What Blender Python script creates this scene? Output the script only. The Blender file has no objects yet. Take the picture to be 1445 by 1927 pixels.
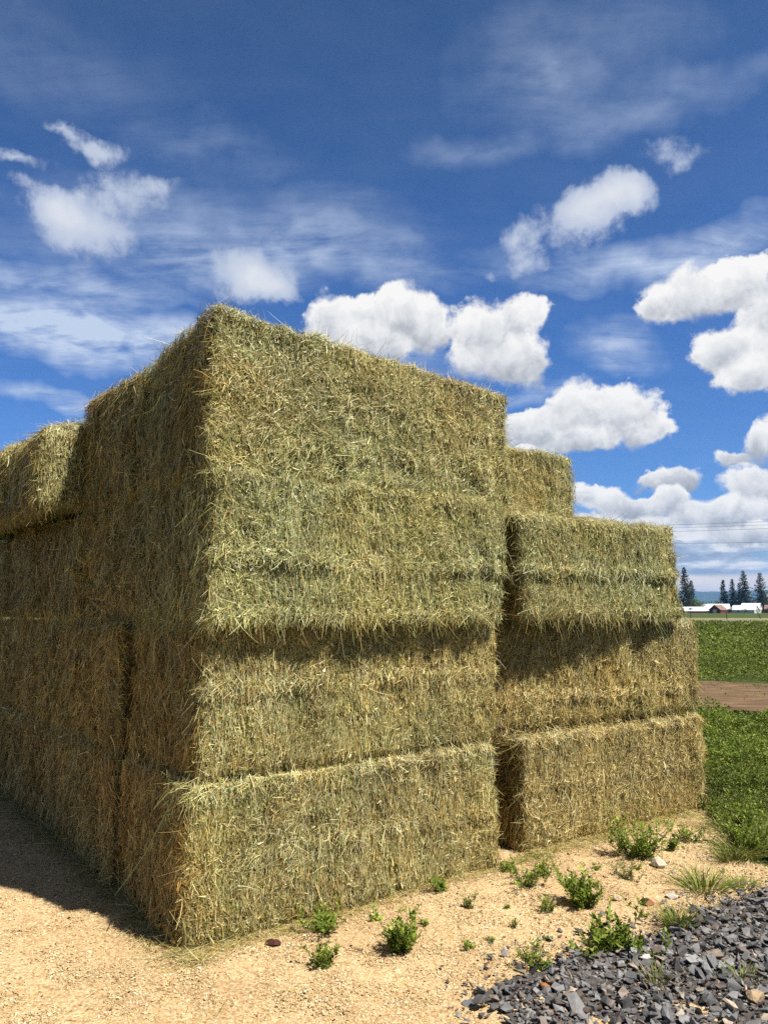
import bpy, bmesh, math, random
import numpy as np
from mathutils import Vector, Matrix

random.seed(7)
SC = bpy.context.scene
COL = SC.collection
R = math.radians
PI = math.pi
AX = R(37.0)                                   # heading of the stack's sunlit face
UA = np.array([math.cos(AX), math.sin(AX), 0.0])
VB = np.array([-math.sin(AX), math.cos(AX), 0.0])
O0 = np.array([-1.09, 4.59, 0.0])              # near corner of the stack on the ground

# ------------------------------------------------------------------ helpers
def link(o):
    COL.objects.link(o)
    return o

def tag(o, label=None, cat=None, group=None, kind=None):
    if label: o['label'] = label
    if cat: o['category'] = cat
    if group: o['group'] = group
    if kind: o['kind'] = kind
    return o

def empty(name, loc, rz=0.0):
    o = link(bpy.data.objects.new(name, None))
    o.location = loc
    o.rotation_euler = (0, 0, rz)
    o.empty_display_size = 0.2
    return o

def np_mesh(name, V, faces, mats, parent=None, col=None, midx=None, smooth=False):
    """faces: list of (M,k) index arrays; col: (N,3) point colours; midx: list of material index per face array"""
    me = bpy.data.meshes.new(name)
    V = np.asarray(V, dtype=np.float32).reshape(-1, 3)
    me.vertices.add(len(V))
    me.vertices.foreach_set('co', V.ravel())
    li, ls, mi, n0 = [], [], [], 0
    for k, f in enumerate(faces):
        f = np.asarray(f, dtype=np.int32)
        if f.size == 0: continue
        li.append(f.ravel())
        ls.append(n0 + np.arange(len(f), dtype=np.int32) * f.shape[1])
        n0 += f.size
        mi.append(np.full(len(f), midx[k] if midx else 0, dtype=np.int32))
    li = np.concatenate(li); ls = np.concatenate(ls); mi = np.concatenate(mi)
    me.loops.add(len(li)); me.loops.foreach_set('vertex_index', li)
    me.polygons.add(len(ls)); me.polygons.foreach_set('loop_start', ls)
    for m in mats: me.materials.append(m)
    me.polygons.foreach_set('material_index', mi)
    me.polygons.foreach_set('use_smooth', np.full(len(ls), smooth, dtype=bool))
    if col is not None:
        a = me.attributes.new('tone', 'FLOAT_COLOR', 'POINT')
        c = np.ones((len(V), 4), dtype=np.float32); c[:, :3] = col
        a.data.foreach_set('color', c.ravel())
    me.update(calc_edges=True)
    o = link(bpy.data.objects.new(name, me))
    if parent: o.parent = parent
    return o

_lat = np.random.RandomState(11).rand(64, 64, 64).astype(np.float32)
def vnoise(p):
    i = np.floor(p).astype(np.int64); f = p - i
    f = f * f * (3 - 2 * f)
    r = 0
    for dx in (0, 1):
        wx = f[:, 0] if dx else 1 - f[:, 0]
        for dy in (0, 1):
            wy = f[:, 1] if dy else 1 - f[:, 1]
            for dz in (0, 1):
                wz = f[:, 2] if dz else 1 - f[:, 2]
                r = r + wx * wy * wz * _lat[(i[:, 0] + dx) & 63, (i[:, 1] + dy) & 63, (i[:, 2] + dz) & 63]
    return r
def fbm(p, sc, oct=3, seed=0.0):
    """about -0.5..0.5"""
    r, a, t = 0, 1.0, 0.0
    for k in range(oct):
        r = r + a * (vnoise(p * sc + seed * 7.31 + 13.7 * k) - 0.5); t += a
        a *= .5; sc *= 2.03
    return r / t * 1.4

def unit(v):
    return v / np.maximum(np.linalg.norm(v, axis=-1, keepdims=True), 1e-9)

def strips(P, D, N, ln, wd, nseg, rng, bend=.25, grav=0.0, twist=.9):
    """thin tapering stems as bent ribbons; returns verts (n*(nseg+1)*2,3), quads"""
    n = len(P)
    S = unit(np.cross(D, N))
    a = rng.normal(0, twist, n)[:, None]
    S = S * np.cos(a) + np.cross(D, S) * np.sin(a)
    B = S * rng.normal(0, bend, n)[:, None] + N * rng.normal(0, bend * .5, n)[:, None]
    B[:, 2] -= grav
    t = np.linspace(0, 1, nseg + 1)[None, :, None]
    pos = P[:, None] + D[:, None] * ln[:, None, None] * t + B[:, None] * ln[:, None, None] * t * t
    w = (wd * .5)[:, None, None] * (1 - .65 * t)
    V = np.stack([pos - S[:, None] * w, pos + S[:, None] * w], axis=2).reshape(-1, 3)
    base = (np.arange(n) * (nseg + 1) * 2)[:, None] + (np.arange(nseg) * 2)[None, :]
    base = base.reshape(-1)
    Q = np.stack([base, base + 1, base + 3, base + 2], axis=1)
    return V, Q, (nseg + 1) * 2

def tube_np(pts, r, sides=6):
    pts = np.asarray(pts, float); n = len(pts)
    r = np.broadcast_to(np.asarray(r, float), (n,))
    T = unit(np.gradient(pts, axis=0))
    ref = np.array([0.31, 0.2, 0.93]) if abs(T[:, 2]).mean() < .8 else np.array([1.0, .1, 0])
    S = unit(np.cross(T, ref)); U = np.cross(S, T)
    a = np.arange(sides) * 2 * PI / sides
    V = pts[:, None] + r[:, None, None] * (np.cos(a)[None, :, None] * S[:, None] + np.sin(a)[None, :, None] * U[:, None])
    i = np.arange(n - 1)[:, None] * sides; j = np.arange(sides)[None, :]; k = (j + 1) % sides
    Q = np.stack([i + j, i + k, i + sides + k, i + sides + j], axis=-1).reshape(-1, 4)
    return V.reshape(-1, 3), Q

class Geo:
    def __init__(s): s.V, s.F, s.n = [], {}, 0
    def add(s, V, F):
        F = np.asarray(F); s.F.setdefault(F.shape[1], []).append(F + s.n)
        s.V.append(np.asarray(V, float)); s.n += len(V)
    def tube(s, pts, r, sides=6): s.add(*tube_np(pts, r, sides))
    def box(s, lo, hi):
        x0, y0, z0 = lo; x1, y1, z1 = hi
        s.add([(x0,y0,z0),(x1,y0,z0),(x1,y1,z0),(x0,y1,z0),(x0,y0,z1),(x1,y0,z1),(x1,y1,z1),(x0,y1,z1)],
              [(0,3,2,1),(4,5,6,7),(0,1,5,4),(1,2,6,5),(2,3,7,6),(3,0,4,7)])
    def build(s, name, mats, parent=None, smooth=False, col=None):
        fs = [np.concatenate(v) for v in s.F.values()]
        V = np.concatenate(s.V)
        c = None if col is None else np.tile(np.asarray(col, float), (len(V), 1))
        return np_mesh(name, V, fs, mats if isinstance(mats, list) else [mats], parent, c, None, smooth)

# ------------------------------------------------------------------ materials
def mat(name):
    m = bpy.data.materials.new(name); m.use_nodes = True
    nt = m.node_tree; nt.nodes.clear()
    out = nt.nodes.new('ShaderNodeOutputMaterial')
    return m, nt, out
def N(nt, t, **kw):
    n = nt.nodes.new(t)
    for k, v in kw.items():
        if k in n.bl_rna.properties: setattr(n, k, v)
        else: n.inputs[k].default_value = v
    return n
def L(nt, a, b): nt.links.new(a, b)
def ramp(nt, fac, stops):
    r = nt.nodes.new('ShaderNodeValToRGB')
    e = r.color_ramp.elements
    while len(e) < len(stops): e.new(.5)
    for x, (p, c) in zip(e, stops):
        x.position = p; x.color = (*c, 1) if len(c) == 3 else c
    L(nt, fac, r.inputs['Fac'])
    return r.outputs['Color']
def bsdf(nt, out, rough=.8, spec=.25):
    b = N(nt, 'ShaderNodeBsdfPrincipled'); b.inputs['Roughness'].default_value = rough
    b.inputs['Specular IOR Level'].default_value = spec
    L(nt, b.outputs[0], out.inputs['Surface'])
    return b

def attr_mat(name, rough=.7, spec=.25, trans=0.0, jitter=0.0, jscale=30):
    m, nt, out = mat(name)
    a = N(nt, 'ShaderNodeAttribute', attribute_name='tone')
    c = a.outputs['Color']
    if jitter:
        tc = N(nt, 'ShaderNodeTexCoord')
        no = N(nt, 'ShaderNodeTexNoise', Scale=jscale, Detail=3.0)
        L(nt, tc.outputs['Object'], no.inputs['Vector'])
        mr = N(nt, 'ShaderNodeMapRange'); mr.inputs[1].default_value = .3; mr.inputs[2].default_value = .7
        mr.inputs[3].default_value = 1 - jitter; mr.inputs[4].default_value = 1 + jitter
        L(nt, no.outputs['Fac'], mr.inputs[0])
        mx = N(nt, 'ShaderNodeVectorMath', operation='SCALE')
        L(nt, c, mx.inputs[0]); L(nt, mr.outputs[0], mx.inputs['Scale']); c = mx.outputs[0]
    b = bsdf(nt, out, rough, spec)
    L(nt, c, b.inputs['Base Color'])
    if trans:
        t = N(nt, 'ShaderNodeBsdfTranslucent'); L(nt, c, t.inputs['Color'])
        mx = N(nt, 'ShaderNodeMixShader'); mx.inputs[0].default_value = trans
        L(nt, b.outputs[0], mx.inputs[1]); L(nt, t.outputs[0], mx.inputs[2]); L(nt, mx.outputs[0], out.inputs['Surface'])
    return m

def noise_mat(name, stops, scale=8, detail=6, rough=.85, bump=0.0, bscale=60, spec=.2, coord='Object', stretch=None):
    m, nt, out = mat(name)
    tc = N(nt, 'ShaderNodeTexCoord')
    v = tc.outputs[coord]
    if stretch:
        mp = N(nt, 'ShaderNodeMapping'); mp.inputs['Scale'].default_value = stretch
        L(nt, v, mp.inputs['Vector']); v = mp.outputs[0]
    no = N(nt, 'ShaderNodeTexNoise', Scale=scale, Detail=float(detail), Roughness=.65)
    L(nt, v, no.inputs['Vector'])
    b = bsdf(nt, out, rough, spec)
    L(nt, ramp(nt, no.outputs['Fac'], stops), b.inputs['Base Color'])
    if bump:
        n2 = N(nt, 'ShaderNodeTexNoise', Scale=bscale, Detail=5.0, Roughness=.7)
        L(nt, v, n2.inputs['Vector'])
        bp = N(nt, 'ShaderNodeBump', Strength=bump, Distance=.02)
        L(nt, n2.outputs['Fac'], bp.inputs['Height']); L(nt, bp.outputs[0], b.inputs['Normal'])
    return m

M = {}
M['stem'] = attr_mat('hay stems', .5, .25, .08)
M['hay_core'] = noise_mat('packed hay', [(.25, (.03, .02, .007)), (.45, (.08, .058, .022)), (.6, (.14, .115, .045)), (.8, (.09, .085, .033))],
                          scale=26, detail=9, bump=.8, bscale=90, stretch=(1.6, 1.6, .5))  # core colour darkened to deepen the shade in gaps between stems
M['leaf'] = attr_mat('leaf', .55, .15, .25)
M['chip'] = attr_mat('wood crumbs', .85, .12, 0)
M['stone'] = attr_mat('slate', .6, .35, 0, .22, 45)
M['twine'] = noise_mat('twine', [(.3, (.16, .24, .14)), (.7, (.25, .34, .2))], scale=40)
M['twine_white'] = noise_mat('pale twine', [(.3, (.6, .58, .5)), (.7, (.75, .73, .66))], scale=40)
M['bark'] = noise_mat('bark', [(.3, (.05, .038, .028)), (.7, (.12, .09, .065))], scale=3, stretch=(4, 4, .6), bump=.4, bscale=8)
M['white_roof'] = noise_mat('white roofing', [(.3, (.54, .55, .57)), (.7, (.66, .67, .68))], scale=1.5, rough=.5)
M['white_wall'] = noise_mat('white boards', [(.3, (.5, .49, .46)), (.7, (.6, .59, .56))], scale=1.2, stretch=(1, 1, 4))
M['red_wall'] = noise_mat('barn red boards', [(.3, (.11, .018, .016)), (.7, (.2, .032, .026))], scale=1.5, stretch=(3, 3, .4))
M['brown_roof'] = noise_mat('brown shingles', [(.3, (.13, .085, .065)), (.7, (.24, .17, .13))], scale=2)
M['glass'] = noise_mat('dark window glass', [(.3, (.02, .024, .03)), (.7, (.045, .05, .06))], rough=.15, spec=.5)
M['post'] = noise_mat('weathered post', [(.3, (.035, .03, .026)), (.7, (.08, .07, .06))], scale=6)
M['wire'] = noise_mat('cable', [(.3, (.03, .03, .033)), (.7, (.05, .05, .055))], scale=2)
M['feather'] = noise_mat('dark feathers', [(.3, (.012, .012, .014)), (.7, (.04, .036, .034))], scale=9)

# ------------------------------------------------------------------ sky
SUN_EL, SUN_AZ = R(57), R(180 - 56)            # azimuth measured clockwise from +Y
CUMULUS = [(-0.0589, 0.367, 0.0606, 0.0384), (0.0125, 0.3772, 0.0713, 0.0414), (0.0588, 0.3624, 0.0425, 0.0353), (-0.016, 0.3447, 0.0711, 0.0357), (0.1294, 0.3538, 0.0474, 0.0435), (0.1785, 0.3667, 0.0426, 0.0354), (0.1463, 0.3251, 0.0721, 0.0401), (0.1877, 0.3185, 0.0441, 0.0387), (0.1924, 0.2338, 0.0502, 0.0345), (0.2531, 0.2504, 0.0584, 0.0403), (0.3113, 0.2432, 0.0501, 0.0385), (0.3368, 0.2155, 0.037, 0.0244), (0.2453, 0.2147, 0.0774, 0.0211), (0.1617, 0.2317, 0.034, 0.03), (0.3611, 0.3623, 0.0461, 0.0277), (0.4081, 0.3728, 0.0646, 0.0387), (0.456, 0.3742, 0.0397, 0.0367), (0.4825, 0.3375, 0.0492, 0.0403), (0.4254, 0.304, 0.0462, 0.0337), (0.4719, 0.3036, 0.0521, 0.0341), (0.4586, 0.2723, 0.0633, 0.03), (0.4682, 0.1949, 0.0318, 0.0274), (0.4333, 0.1813, 0.0312, 0.0112), (0.3426, 0.1621, 0.0335, 0.0142), (0.3763, 0.1633, 0.0297, 0.0153), (0.2529, 0.1433, 0.0322, 0.0146), (0.2944, 0.1331, 0.0469, 0.0276), (0.3288, 0.1297, 0.0367, 0.0208), (0.3568, 0.1368, 0.036, 0.0231), (0.3919, 0.1159, 0.052, 0.0254), (0.4488, 0.1502, 0.036, 0.0309), (0.4386, 0.1197, 0.0498, 0.0236), (0.178, 0.2009, 0.0403, 0.0094), (0.306, 0.1064, 0.0853, 0.017), (0.4371, 0.0918, 0.0657, 0.0162)]
SOFT = [(-0.3875, 0.4466, 0.0768, 0.0423, 0.9), (-0.4194, 0.4612, 0.0496, 0.0222, 0.6), (-0.3419, 0.4909, 0.073, 0.0279, 0.5), (-0.3065, 0.5101, 0.0472, 0.0168, 0.4), (-0.4645, 0.5038, 0.048, 0.0106, 0.5), (-0.3992, 0.5383, 0.0349, 0.0158, 0.55), (-0.3718, 0.5291, 0.031, 0.0193, 0.6), (-0.4247, 0.5451, 0.0198, 0.0073, 0.4), (-0.451, 0.4804, 0.0331, 0.0108, 0.3), (0.292, 0.4862, 0.075, 0.0386, 0.85), (0.3254, 0.4904, 0.04, 0.0325, 0.6), (0.2511, 0.4821, 0.0637, 0.0317, 0.55), (0.1845, 0.4643, 0.0348, 0.0273, 0.6), (0.192, 0.4322, 0.0345, 0.0195, 0.5), (0.1412, 0.4168, 0.0197, 0.0075, 0.35), (0.2534, 0.4523, 0.0666, 0.0295, 0.35), (0.3702, 0.5337, 0.0378, 0.0161, 0.4), (0.3948, 0.5174, 0.0369, 0.0172, 0.42), (-0.1762, 0.4129, 0.074, 0.0381, 1.0), (-0.1479, 0.402, 0.0424, 0.0225, 0.5)]
VEIL = [(0.2471, 0.6414, 0.1729, 0.0723, 0.34), (0.373, 0.5812, 0.1667, 0.0305, 0.28), (0.13, 0.5695, 0.1206, 0.0231, 0.25), (-0.2333, 0.5609, 0.1579, 0.0404, 0.22), (-0.2093, 0.4743, 0.3017, 0.058, 0.36), (-0.1592, 0.4356, 0.3981, 0.0454, 0.62), (0.3643, 0.4256, 0.2508, 0.0347, 0.85), (-0.4027, 0.3856, 0.1817, 0.0264, 0.85), (-0.3747, 0.3225, 0.2177, 0.0516, 1.5), (-0.4306, 0.2388, 0.0906, 0.016, 0.8), (0.2954, 0.3309, 0.1067, 0.0467, 0.75), (-0.0159, 0.3118, 0.155, 0.0329, 0.5), (0.1797, 0.2742, 0.0937, 0.0145, 0.4), (-0.4362, 0.6192, 0.1992, 0.0606, 0.16)]

def build_world():
    w = bpy.data.worlds.new('World'); SC.world = w; w.use_nodes = True
    nt = w.node_tree; nt.nodes.clear()
    out = N(nt, 'ShaderNodeOutputWorld'); bg = N(nt, 'ShaderNodeBackground')
    bg.inputs['Strength'].default_value = .05
    L(nt, bg.outputs[0], out.inputs['Surface'])
    sky = N(nt, 'ShaderNodeTexSky', sky_type='NISHITA', sun_disc=False)
    sky.sun_elevation = SUN_EL; sky.sun_rotation = SUN_AZ
    sky.air_density = 1.0; sky.dust_density = .3; sky.ozone_density = 2.5; sky.altitude = 700
    tc = N(nt, 'ShaderNodeTexCoord')
    sep = N(nt, 'ShaderNodeSeparateXYZ'); L(nt, tc.outputs['Generated'], sep.inputs[0])
    def mth(op, a, b=None, c=None, clamp=False):
        n = N(nt, 'ShaderNodeMath', operation=op); n.use_clamp = clamp
        for k, x in enumerate((a, b, c)):
            if x is None: continue
            if isinstance(x, (int, float)): n.inputs[k].default_value = x
            else: L(nt, x, n.inputs[k])
        return n.outputs[0]
    def comb(x, y, z=0.0):
        n = N(nt, 'ShaderNodeCombineXYZ')
        for k, q in enumerate((x, y, z)):
            if isinstance(q, (int, float)): n.inputs[k].default_value = q
            else: L(nt, q, n.inputs[k])
        return n.outputs[0]
    def vm(op, a, b=None, c=None):
        n = N(nt, 'ShaderNodeVectorMath', operation=op)
        for k, x in enumerate((a, b, c)):
            if x is None: continue
            if isinstance(x, tuple): n.inputs[k].default_value = x
            else: L(nt, x, n.inputs[k])
        return n.outputs[0]
    def noise(v, scale, detail, rough=.55, dist=0.0, lac=2.0):
        n = N(nt, 'ShaderNodeTexNoise'); n.inputs['Scale'].default_value = scale
        n.inputs['Detail'].default_value = detail; n.inputs['Roughness'].default_value = rough
        n.inputs['Distortion'].default_value = dist; n.inputs['Lacunarity'].default_value = lac
        L(nt, v, n.inputs['Vector'])
        return n
    def mrange(v, a, b, c=0.0, d=1.0, smooth=True):
        n = N(nt, 'ShaderNodeMapRange'); n.interpolation_type = 'SMOOTHSTEP' if smooth else 'LINEAR'
        for k, q in enumerate((v, a, b, c, d)):
            if isinstance(q, (int, float)): n.inputs[k].default_value = q
            else: L(nt, q, n.inputs[k])
        return n.outputs[0]
    def mixc(f, a, b):
        n = N(nt, 'ShaderNodeMix', data_type='RGBA')
        for k, q in ((0, f), (6, a), (7, b)):
            if isinstance(q, (int, float)): n.inputs[k].default_value = q
            elif isinstance(q, tuple): n.inputs[k].default_value = (*q, 1)
            else: L(nt, q, n.inputs[k])
        return n.outputs[2]
    x, y, z = sep.outputs
    az = mth('ARCTAN2', x, y); el = mth('ARCSINE', z)
    A = comb(az, el)
    # domain warp: big soft rolls and small puffs
    n1 = noise(A, 14, 3, .5); n2 = noise(A, 55, 4, .6)
    w1 = vm('MULTIPLY_ADD', n1.outputs['Color'], (.062, .050, 0), (-.031, -.025, 0))
    w2 = vm('MULTIPLY_ADD', n2.outputs['Color'], (.020, .018, 0), (-.010, -.009, 0))
    Aw = vm('ADD', vm('ADD', A, w1), w2)
    def field(V, blobs, weight=False):
        acc = None
        for b in blobs:
            a0, e0, ra, re = b[:4]; s = b[4] if len(b) > 4 else 1.0
            q = vm('MULTIPLY_ADD', V, (1 / ra, 1 / re, 0), (-a0 / ra, -e0 / re, 0))
            g = N(nt, 'ShaderNodeTexGradient', gradient_type='SPHERICAL'); L(nt, q, g.inputs[0])
            gf = mth('MULTIPLY', g.outputs['Fac'], g.outputs['Fac']) if weight else g.outputs['Fac']
            acc = vm('MULTIPLY_ADD', gf, (s, e0 * s, re * s), acc if acc else (0.0, 0.0, 0.0))
        o = N(nt, 'ShaderNodeSeparateXYZ'); L(nt, acc, o.inputs[0])
        return o.outputs
    fine = noise(A, 46, 9, .68).outputs['Fac']
    fine0 = mth('SUBTRACT', fine, .5)
    # ---- veil of high streaks
    zz = mth('ADD', z, .12)
    P = comb(mth('DIVIDE', x, zz), mth('DIVIDE', y, zz))
    mp = N(nt, 'ShaderNodeMapping'); mp.inputs['Rotation'].default_value = (0, 0, R(-16)); mp.inputs['Scale'].default_value = (.9, 2.8, 1)
    L(nt, P, mp.inputs['Vector'])
    s1 = noise(mp.outputs[0], 2.2, 9, .66, .5).outputs['Fac']
    s2 = noise(P, 9, 6, .6, .4).outputs['Fac']
    st = mth('MULTIPLY_ADD', s2, .45, mth('MULTIPLY', s1, .75))
    nv = noise(A, 5, 4, .6).outputs['Color']
    vf = field(vm('ADD', A, vm('MULTIPLY_ADD', nv, (.26, .15, 0), (-.13, -.075, 0))), VEIL)[0]
    veil = mth('MULTIPLY', mrange(st, .32, .84), mth('MULTIPLY_ADD', vf, 1.5, .04), clamp=True)
    veil = mth('MULTIPLY', mrange(veil, 0.0, 1.0, 0.0, 1.0, False), .88)
    # ---- soft mid clouds
    sf = field(Aw, SOFT)[0]
    soft = mth('MULTIPLY', mrange(mth('MULTIPLY_ADD', fine0, .95, mth('MULTIPLY', sf, 1.3)), .05, .72), mrange(sf, .0, .18))
    soft = mth('MULTIPLY', soft, .93)
    # ---- cumulus
    c2, ce, cr = field(Aw, CUMULUS, True)
    cm = mth('SQRT', mth('MAXIMUM', c2, 0.0)); ci = mth('MAXIMUM', c2, .0004)
    dens = mth('MULTIPLY_ADD', fine0, .74, cm)
    under = mrange(mth('DIVIDE', mth('SUBTRACT', el, mth('DIVIDE', ce, ci)), mth('DIVIDE', cr, ci)), -.1, -.9)
    wob = mrange(n1.outputs['Fac'], .40, .62, 0.0, .22)
    cum = mth('MULTIPLY', mrange(dens, .05, mth('ADD', mth('MULTIPLY_ADD', under, .24, .24), wob)), mrange(cm, .0, .10))
    tpos = mth('DIVIDE', mth('SUBTRACT', el, mth('DIVIDE', ce, ci)), mth('DIVIDE', cr, ci))   # -1 base .. 1 top
    puff = noise(A, 34, 5, .6, .3).outputs['Fac']
    lit = mth('ADD', mth('MULTIPLY_ADD', tpos, .58, .59), mth('MULTIPLY', mth('SUBTRACT', puff, .5), 1.3))
    lit = mth('ADD', lit, mrange(dens, .6, .2, 0.0, .18))
    ccol = ramp(nt, lit, [(0.0, (3.6, 3.9, 4.4)), (.28, (5.4, 5.6, 6.0)), (.58, (7.9, 8.0, 8.1)), (.9, (9.8, 9.65, 9.4))])
    # ---- stratocumulus rows near the horizon, everywhere around
    H = comb(mth('MULTIPLY', az, 1.0), mth('MULTIPLY', mth('POWER', mth('MAXIMUM', el, .001), .75), 3.2))
    h1 = noise(H, 9, 8, .58, .25).outputs['Fac']
    hmask = mrange(el, .145, .085)
    rows = mth('MULTIPLY', mrange(mth('MULTIPLY_ADD', hmask, .15, h1), .46, .60), hmask)
    H2 = comb(mth('ADD', az, .004), mth('MULTIPLY', mth('POWER', mth('MAXIMUM', mth('ADD', el, .010), .001), .75), 3.2))
    h2 = noise(H2, 9, 8, .58, .25).outputs['Fac']
    rl = mth('MULTIPLY_ADD', mth('SUBTRACT', h1, h2), 4.0, .45)
    rcol = ramp(nt, rl, [(0.0, (3.3, 4.1, 5.4)), (.45, (5.0, 5.8, 7.0)), (.75, (8.0, 8.3, 8.6)), (1.0, (9.4, 9.3, 9.1))])
    band = mth('MULTIPLY', mrange(mth('ABSOLUTE', mth('SUBTRACT', el, .031)), .014, .006), .85)
    # ---- generic cumulus outside the view so the light from behind is natural
    G = noise(P, 1.1, 8, .6, .2).outputs['Fac']
    gen = mth('MULTIPLY', mrange(G, .56, .66), mrange(mth('ABSOLUTE', az), .62, .85))
    gen = mth('MULTIPLY', gen, mrange(el, .0, .1))
    base = vm('MULTIPLY', sky.outputs[0], mixc(mrange(y, .35, -.35), (.38, .73, 1.22), (.66, .74, .80)))  # sky behind the camera made more neutral to warm the shaded sides
    tint = ramp(nt, el, [(0.0, (1.5, 1.2, 1.0)), (.12, (1.3, 1.12, 1.05)), (.35, (1.05, 1.03, 1.02)), (.75, (1.1, .9, .74))])
    base = vm('MULTIPLY', base, tint)
    c = mixc(veil, base, (6.2, 7.2, 8.9))
    c = mixc(gen, c, (7.6, 7.4, 7.1))
    c = mixc(rows, c, rcol)
    c = mixc(band, c, (11.0, 9.3, 7.6))
    scol = mixc(mrange(sf, .3, 1.3), (5.2, 5.9, 7.4), (8.3, 8.5, 8.8))
    c = mixc(soft, c, scol)
    c = mixc(cum, c, ccol)
    L(nt, c, bg.inputs['Color'])
    w.cycles.sampling_method = 'MANUAL'; w.cycles.sample_map_resolution = 512
build_world()

sun = bpy.data.lights.new('sun', 'SUN'); sun.energy = 5.0; sun.angle = R(.53); sun.color = (1.0, .955, .88)
so = link(bpy.data.objects.new('sun', sun))
sd = Vector((math.sin(SUN_AZ) * math.cos(SUN_EL), math.cos(SUN_AZ) * math.cos(SUN_EL), math.sin(SUN_EL)))
so.rotation_euler = sd.to_track_quat('Z', 'Y').to_euler(); so.location = (20, -15, 30)

# ------------------------------------------------------------------ ground and its layers
def hgt(x, y):
    """gentle lie of the yard; flat far away"""
    p = np.stack([x, y, np.zeros_like(x)], axis=1)
    near = np.clip((24 - np.hypot(x, y)) / 10, 0, 1)
    h = (.07 * fbm(p, .8, 3, 2) + .03 * fbm(p, 3.5, 2, 5)) * near
    return h

def poly_in(x, y, poly):
    r = np.zeros(len(x), bool); n = len(poly)
    for i in range(n):
        x0, y0 = poly[i]; x1, y1 = poly[(i + 1) % n]
        c = ((y0 > y) != (y1 > y)) & (x < (x1 - x0) * (y - y0) / ((y1 - y0) + 1e-12) + x0)
        r ^= c
    return r

GRAVEL = [(4.6, 6.5), (3.6, 5.95), (2.75, 5.55), (2.15, 5.25), (1.72, 4.93), (1.40, 4.70), (1.10, 4.58), (.90, 4.40), (.66, 4.27),
          (.47, 4.10), (.58, 3.86), (.42, 3.2), (.3, 2.2), (.5, 1.2), (3, .6), (5, 1.8), (5.3, 5)]
YARD = [(-4.6, 1.2), (-6.0, 9), (-8.5, 13), (-6, 14), (-1, 11), (2.2, 9.4), (2.86, 8.1), (2.90, 7.45), (2.78, 6.75), (2.70, 6.25), (2.95, 5.95), (3.6, 6.1),
        (4.6, 6.6), (5.5, 4.0), (4.5, 0.2), (-1, .2)]  # unseen left and rear edges drawn in to cut bounce light
def ragged(poly, step, amp, sc, seed):
    pts = []
    n = len(poly)
    for i in range(n):
        a = np.array(poly[i]); b = np.array(poly[(i + 1) % n])
        k = max(1, int(np.hypot(*(b - a)) / step))
        for t in range(k): pts.append(a + (b - a) * t / k)
    pts = np.array(pts)
    q = np.column_stack([pts, np.zeros(len(pts))])
    pts = pts + amp * np.column_stack([fbm(q, sc, 4, seed), fbm(q, sc, 4, seed + 3)])
    return pts
def sheet(name, pts, dz, m, res):
    """a flat outline cut into a grid that follows the ground, lifted dz"""
    bm = bmesh.new()
    vs = [bm.verts.new((p[0], p[1], 0)) for p in pts]
    f = bm.faces.new(vs)
    if f.normal.z < 0: f.normal_flip()
    lo, hi = pts.min(0), pts.max(0)
    for ax in (0, 1):
        for v in np.arange(lo[ax] + res * .37, hi[ax], res):
            co = [0, 0, 0]; no = [0, 0, 0]; co[ax] = v; no[ax] = 1
            bmesh.ops.bisect_plane(bm, geom=bm.verts[:] + bm.edges[:] + bm.faces[:], plane_co=co, plane_no=no, dist=1e-5)
    me = bpy.data.meshes.new(name); bm.to_mesh(me); bm.free()
    n = len(me.vertices); c = np.empty(n * 3, np.float32); me.vertices.foreach_get('co', c); c = c.reshape(-1, 3)
    c[:, 2] = hgt(c[:, 0].astype(float), c[:, 1].astype(float)) + dz
    me.vertices.foreach_set('co', c.ravel()); me.materials.append(m); me.update()
    for p in me.polygons: p.use_smooth = True
    return tag(link(bpy.data.objects.new(name, me)), kind='structure')

def ground_mat():
    m, nt, out = mat('field soil')
    tc = N(nt, 'ShaderNodeTexCoord')
    b = bsdf(nt, out, .95, .1)
    n1 = N(nt, 'ShaderNodeTexNoise', Scale=.09, Detail=8.0, Roughness=.6); L(nt, tc.outputs['Object'], n1.inputs['Vector'])
    n2 = N(nt, 'ShaderNodeTexNoise', Scale=5.0, Detail=8.0, Roughness=.7); L(nt, tc.outputs['Object'], n2.inputs['Vector'])
    c1 = ramp(nt, n2.outputs['Fac'], [(.3, (.022, .036, .009)), (.5, (.042, .062, .015)), (.7, (.07, .085, .024))])
    c2 = ramp(nt, n1.outputs['Fac'], [(.35, (.9, 1, .9)), (.65, (1.35, 1.15, 1.0))])
    v = N(nt, 'ShaderNodeVectorMath', operation='MULTIPLY'); L(nt, c1, v.inputs[0]); L(nt, c2, v.inputs[1])
    L(nt, v.outputs[0], b.inputs['Base Color'])
    bp = N(nt, 'ShaderNodeBump', Strength=.6, Distance=.08); L(nt, n2.outputs['Fac'], bp.inputs['Height']); L(nt, bp.outputs[0], b.inputs['Normal'])
    return m
def build_ground():
    def axis(c):
        a = np.concatenate([np.arange(0, 24, .5), np.geomspace(24, 12000, 40)])
        return np.unique(np.concatenate([-a, a]))
    xs, ys = axis(0), axis(0)
    X, Y = np.meshgrid(xs, ys); x, y = X.ravel(), Y.ravel()
    V = np.column_stack([x, y, hgt(x, y) - .035 * np.clip((26 - np.hypot(x, y)) / 6, 0, 1)])
    nx = len(xs); i, j = np.meshgrid(np.arange(len(ys) - 1), np.arange(nx - 1), indexing='ij')
    a = (i * nx + j).ravel()
    Q = np.stack([a, a + 1, a + nx + 1, a + nx], axis=1)
    tag(np_mesh('ground', V, [Q], [ground_mat()], smooth=True), kind='structure')
build_ground()
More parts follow.
